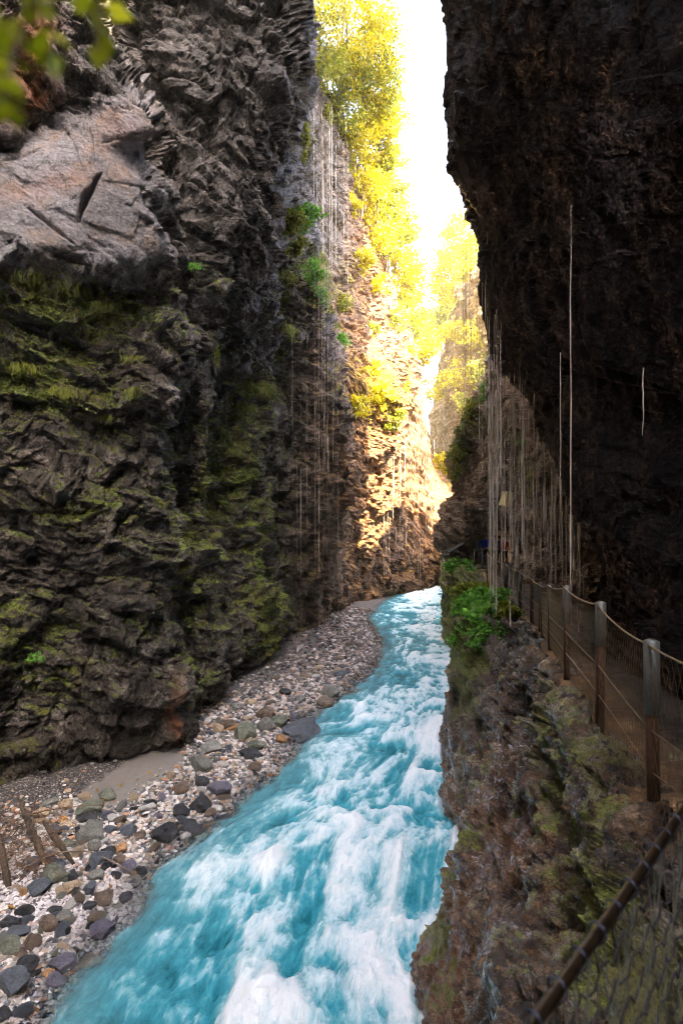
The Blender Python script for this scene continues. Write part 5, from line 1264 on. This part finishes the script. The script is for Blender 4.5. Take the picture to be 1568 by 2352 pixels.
# ------------------------------------------------------------------ people under the overhang
def skin_obj(name, pts, edges, radii, mat, parent, levels=1):
    me = bpy.data.meshes.new(name); me.from_pydata([tuple(p) for p in pts], edges, [])
    o = bpy.data.objects.new(name, me); C.objects.link(o); o.parent = parent
    o.modifiers.new('s', 'SKIN'); sv = me.skin_vertices[0].data
    for i, r in enumerate(radii): sv[i].radius = (r, r*.8) if not isinstance(r, tuple) else r; sv[i].use_root = (i == 0)
    ss = o.modifiers.new('u', 'SUBSURF'); ss.levels = levels; ss.render_levels = levels
    me.materials.append(mat); return o
def person(x, y, z, h, rz, jacket, trousers, hair, label, arm=0.0):
    k = h/1.75; t = empty('person', (x, y, z)); t.rotation_euler = (0, 0, rz); t.scale = (k, k, k); tag(t, label, 'person', 'walkers on the gorge path')
    S = simple('skin', (.45, .28, .2), .6, bump=0)
    body = [(0, 0, .95), (0, 0, 1.15), (0, 0, 1.38), (0, 0, 1.5), (0, .01, 1.58), (0, .02, 1.66), (0, .01, 1.73),
            (.10, 0, .88), (.11, .02, .50), (.11, 0, .08), (.11, .12, .04), (-.10, 0, .88), (-.11, .02, .50), (-.11, 0, .08), (-.11, .12, .04),
            (.19, 0, 1.40), (.25, -.01, 1.15), (.24, .10+arm, .95+arm), (.23, .16+arm, .88+arm), (-.19, 0, 1.40), (-.25, -.01, 1.15), (-.24, .10, .95), (-.23, .14, .88)]
    ed = [(0, 1), (1, 2), (2, 3), (3, 4), (4, 5), (5, 6), (0, 7), (7, 8), (8, 9), (9, 10), (0, 11), (11, 12), (12, 13), (13, 14), (2, 15), (15, 16), (16, 17), (17, 18), (2, 19), (19, 20), (20, 21), (21, 22)]
    rd = [.13, .12, .13, .055, .075, .10, .07, .085, .06, .045, .04, .085, .06, .045, .04, .06, .045, .035, .03, .06, .045, .035, .03]
    skin_obj('body', body, ed, rd, S, t)
    skin_obj('jacket', [body[i] for i in (0, 1, 2, 3)]+[body[i] for i in (15, 16, 17, 19, 20, 21)], [(0, 1), (1, 2), (2, 3), (2, 4), (4, 5), (5, 6), (2, 7), (7, 8), (8, 9)], [.165, .16, .165, .085, .085, .065, .05, .085, .065, .05], jacket, t)
    skin_obj('trousers', [(0, 0, .93)]+[body[i] for i in (7, 8, 9, 11, 12, 13)], [(0, 1), (1, 2), (2, 3), (0, 4), (4, 5), (5, 6)], [.15, .11, .08, .065, .11, .08, .065], trousers, t)
    skin_obj('hair', [(0, -.02, 1.60), (0, -.02, 1.70), (0, -.01, 1.76)], [(0, 1), (1, 2)], [.08, .112, .07], hair, t)
J = {n: simple('jacket_'+n, c, .6, bump=0) for n, c in (('blue', (.03, .06, .85)), ('navy', (.02, .08, .30)), ('grey', (.35, .38, .36)), ('black', (.02, .02, .03)), ('orange', (.75, .12, .03)))}
hair_d = simple('dark_hair', (.02, .012, .008), .7, bump=0)
for px, d, h, rz, jk, lab, am in [(1108, 32.2, 1.66, .2, 'navy', 'person in a navy jacket standing at the end of the group beside the rock', 0),
    (1119, 31.8, 1.74, .1, 'blue', 'person with a violet-blue jacket walking away under the overhang', .1), (1134, 30.6, 1.75, -.3, 'grey', 'person in a grey-green top behind the first fence posts', 0),
    (1146, 31.0, 1.70, .3, 'blue', 'person in a bright blue jacket in the middle of the path', .15), (1158, 30.4, 1.68, 2.6, 'orange', 'person in orange-red clothing closest to the rock wall', .2)]:
    person((px-784)/F*d, d, 4.0, h, rz, J[jk], J['black'], hair_d, lab, am)
# small footbridge edge in front of them
fb = empty('footbridge', (7.3, 29.6, 4.1)); tag(fb, 'short dark plank bridge between the mossy block and the fence', 'footbridge')
b = MB(); b.box((.1, .2, .0), 1.3, 1.2, .07); b.build('deck', M_wood, fb)
b = MB(); b.box((.1, -.42, -.12), 1.5, .08, .14); b.build('beam', M_rust, fb)
b = MB()
for x in (-.5, -.1): b.tube([(x, -.4, 0), (x, -.4, 1.0)], .03, 6)
b.tube([(-.5, -.4, 1.0), (-.1, -.4, 1.0)], .015, 5); b.build('handrail', M_galv, fb)
# little sheet roof above the far path
rf = empty('shelter_roof', P(1047, 1257, 31.5)); tag(rf, 'small tilted corrugated metal roof sticking out of the far rock', 'shelter roof')
b = MB(); n = 40; xs = np.linspace(-.42, .42, n); V = []
for x in xs:
    for y in (-.35, .9): V.append((x, y, .35*x*1.6+.012*math.sin(x*70)))
V = np.array(V); V2 = V-[0, 0, .02]; b.add(np.vstack([V, V2]), [[2*i, 2*i+2, 2*i+3, 2*i+1] for i in range(n-1)]+[[2*n+2*i, 2*n+2*i+1, 2*n+2*i+3, 2*n+2*i+2] for i in range(n-1)]+[[2*i, 2*n+2*i, 2*n+2*i+2, 2*i+2] for i in range(n-1)])
b.build('sheet', M_galv, rf, smooth=False)
b = MB(); b.box((-.3, 0, -.42), .05, .05, .55); b.box((.25, 0, -.25), .05, .05, .75); b.build('support', M_wood, rf)
# wooden box on the wall
bc = P(1163, 1144, 18.6); bx = empty('wooden_box', bc); bx.rotation_euler = (0, .22, .5); tag(bx, 'pale wooden box mounted high on the wall behind the falling water', 'box')
M_plank = simple('pale_planks', (.75, .60, .25), .6, var=.25, sc=20, bump=.4)
b = MB(); b.add([(-.17, -.14, -.27), (.17, -.14, -.27), (.17, .14, -.27), (-.17, .14, -.27), (-.11, -.11, .22), (.11, -.11, .22), (.11, .11, .22), (-.11, .11, .22)], [[0, 1, 5, 4], [1, 2, 6, 5], [2, 3, 7, 6], [3, 0, 4, 7], [3, 2, 1, 0], [4, 5, 6, 7]]); b.build('casing', M_plank, bx, smooth=False)
b = MB(); b.box((0, 0, .245), .30, .30, .03); b.build('lid', M_wood, bx, smooth=False)
b = MB(); b.box((0, .42, -.02), .06, .55, .06); b.build('bracket', M_rust, bx, smooth=False)

# kerb stones and rubble along the outer path edge
for k, (px, py, d, r, mt, lab) in enumerate([(1188, 1432, 12.6, .16, 'tan', 'pale block at the kerb end beside the plants'), (1222, 1448, 11.6, .12, 'tan', 'pale tan stone on the path edge'), (1238, 1470, 11.0, .10, 'white', 'whitish stone below the pale tan one'),
    (1250, 1500, 10.2, .11, 'tan', 'tan stone above the wooden stump edge'), (1300, 1540, 7.6, .12, 'brown', 'brown rock at the foot of the third post'), (1352, 1600, 6.3, .09, 'grey', 'grey stone between two posts on the kerb'),
    (1395, 1690, 4.75, .07, 'brown', 'brown stone at the foot of the second post'), (1425, 1745, 4.3, .05, 'tan', 'small tan stone on the gritty path edge'), (1500, 1880, 3.3, .04, 'tan', 'small tan stone at the foot of the nearest post')]):
    V = stone_shape(3, 3000+k, (r, r*.8, r*.6), .6); o = mesh_np('kerb_stone', V, ico[2][1], SM[mt], True); o.location = P(px, py, d); tag(o, lab, 'stone', 'stones on the outer path edge')

# thin golden-tinted haze added to make the sunlit gorge air glow
hz = MB(); hz.box((0, 70, 50.5), 250, 270, 107)
hm = bpy.data.materials.new('glow_haze'); hm.use_nodes = True; ht = hm.node_tree; ht.nodes.remove(ht.nodes['Principled BSDF'])
pv = ht.nodes.new('ShaderNodeVolumePrincipled'); pv.inputs['Color'].default_value = (1, .86, .58, 1); pv.inputs['Density'].default_value = .0008; pv.inputs['Anisotropy'].default_value = .2
ht.links.new(pv.outputs[0], ht.nodes['Material Output'].inputs['Volume'])
tag(hz.build('haze', hm, smooth=False), 'thin golden haze added for a glow in the gorge air', 'haze', kind='stuff')
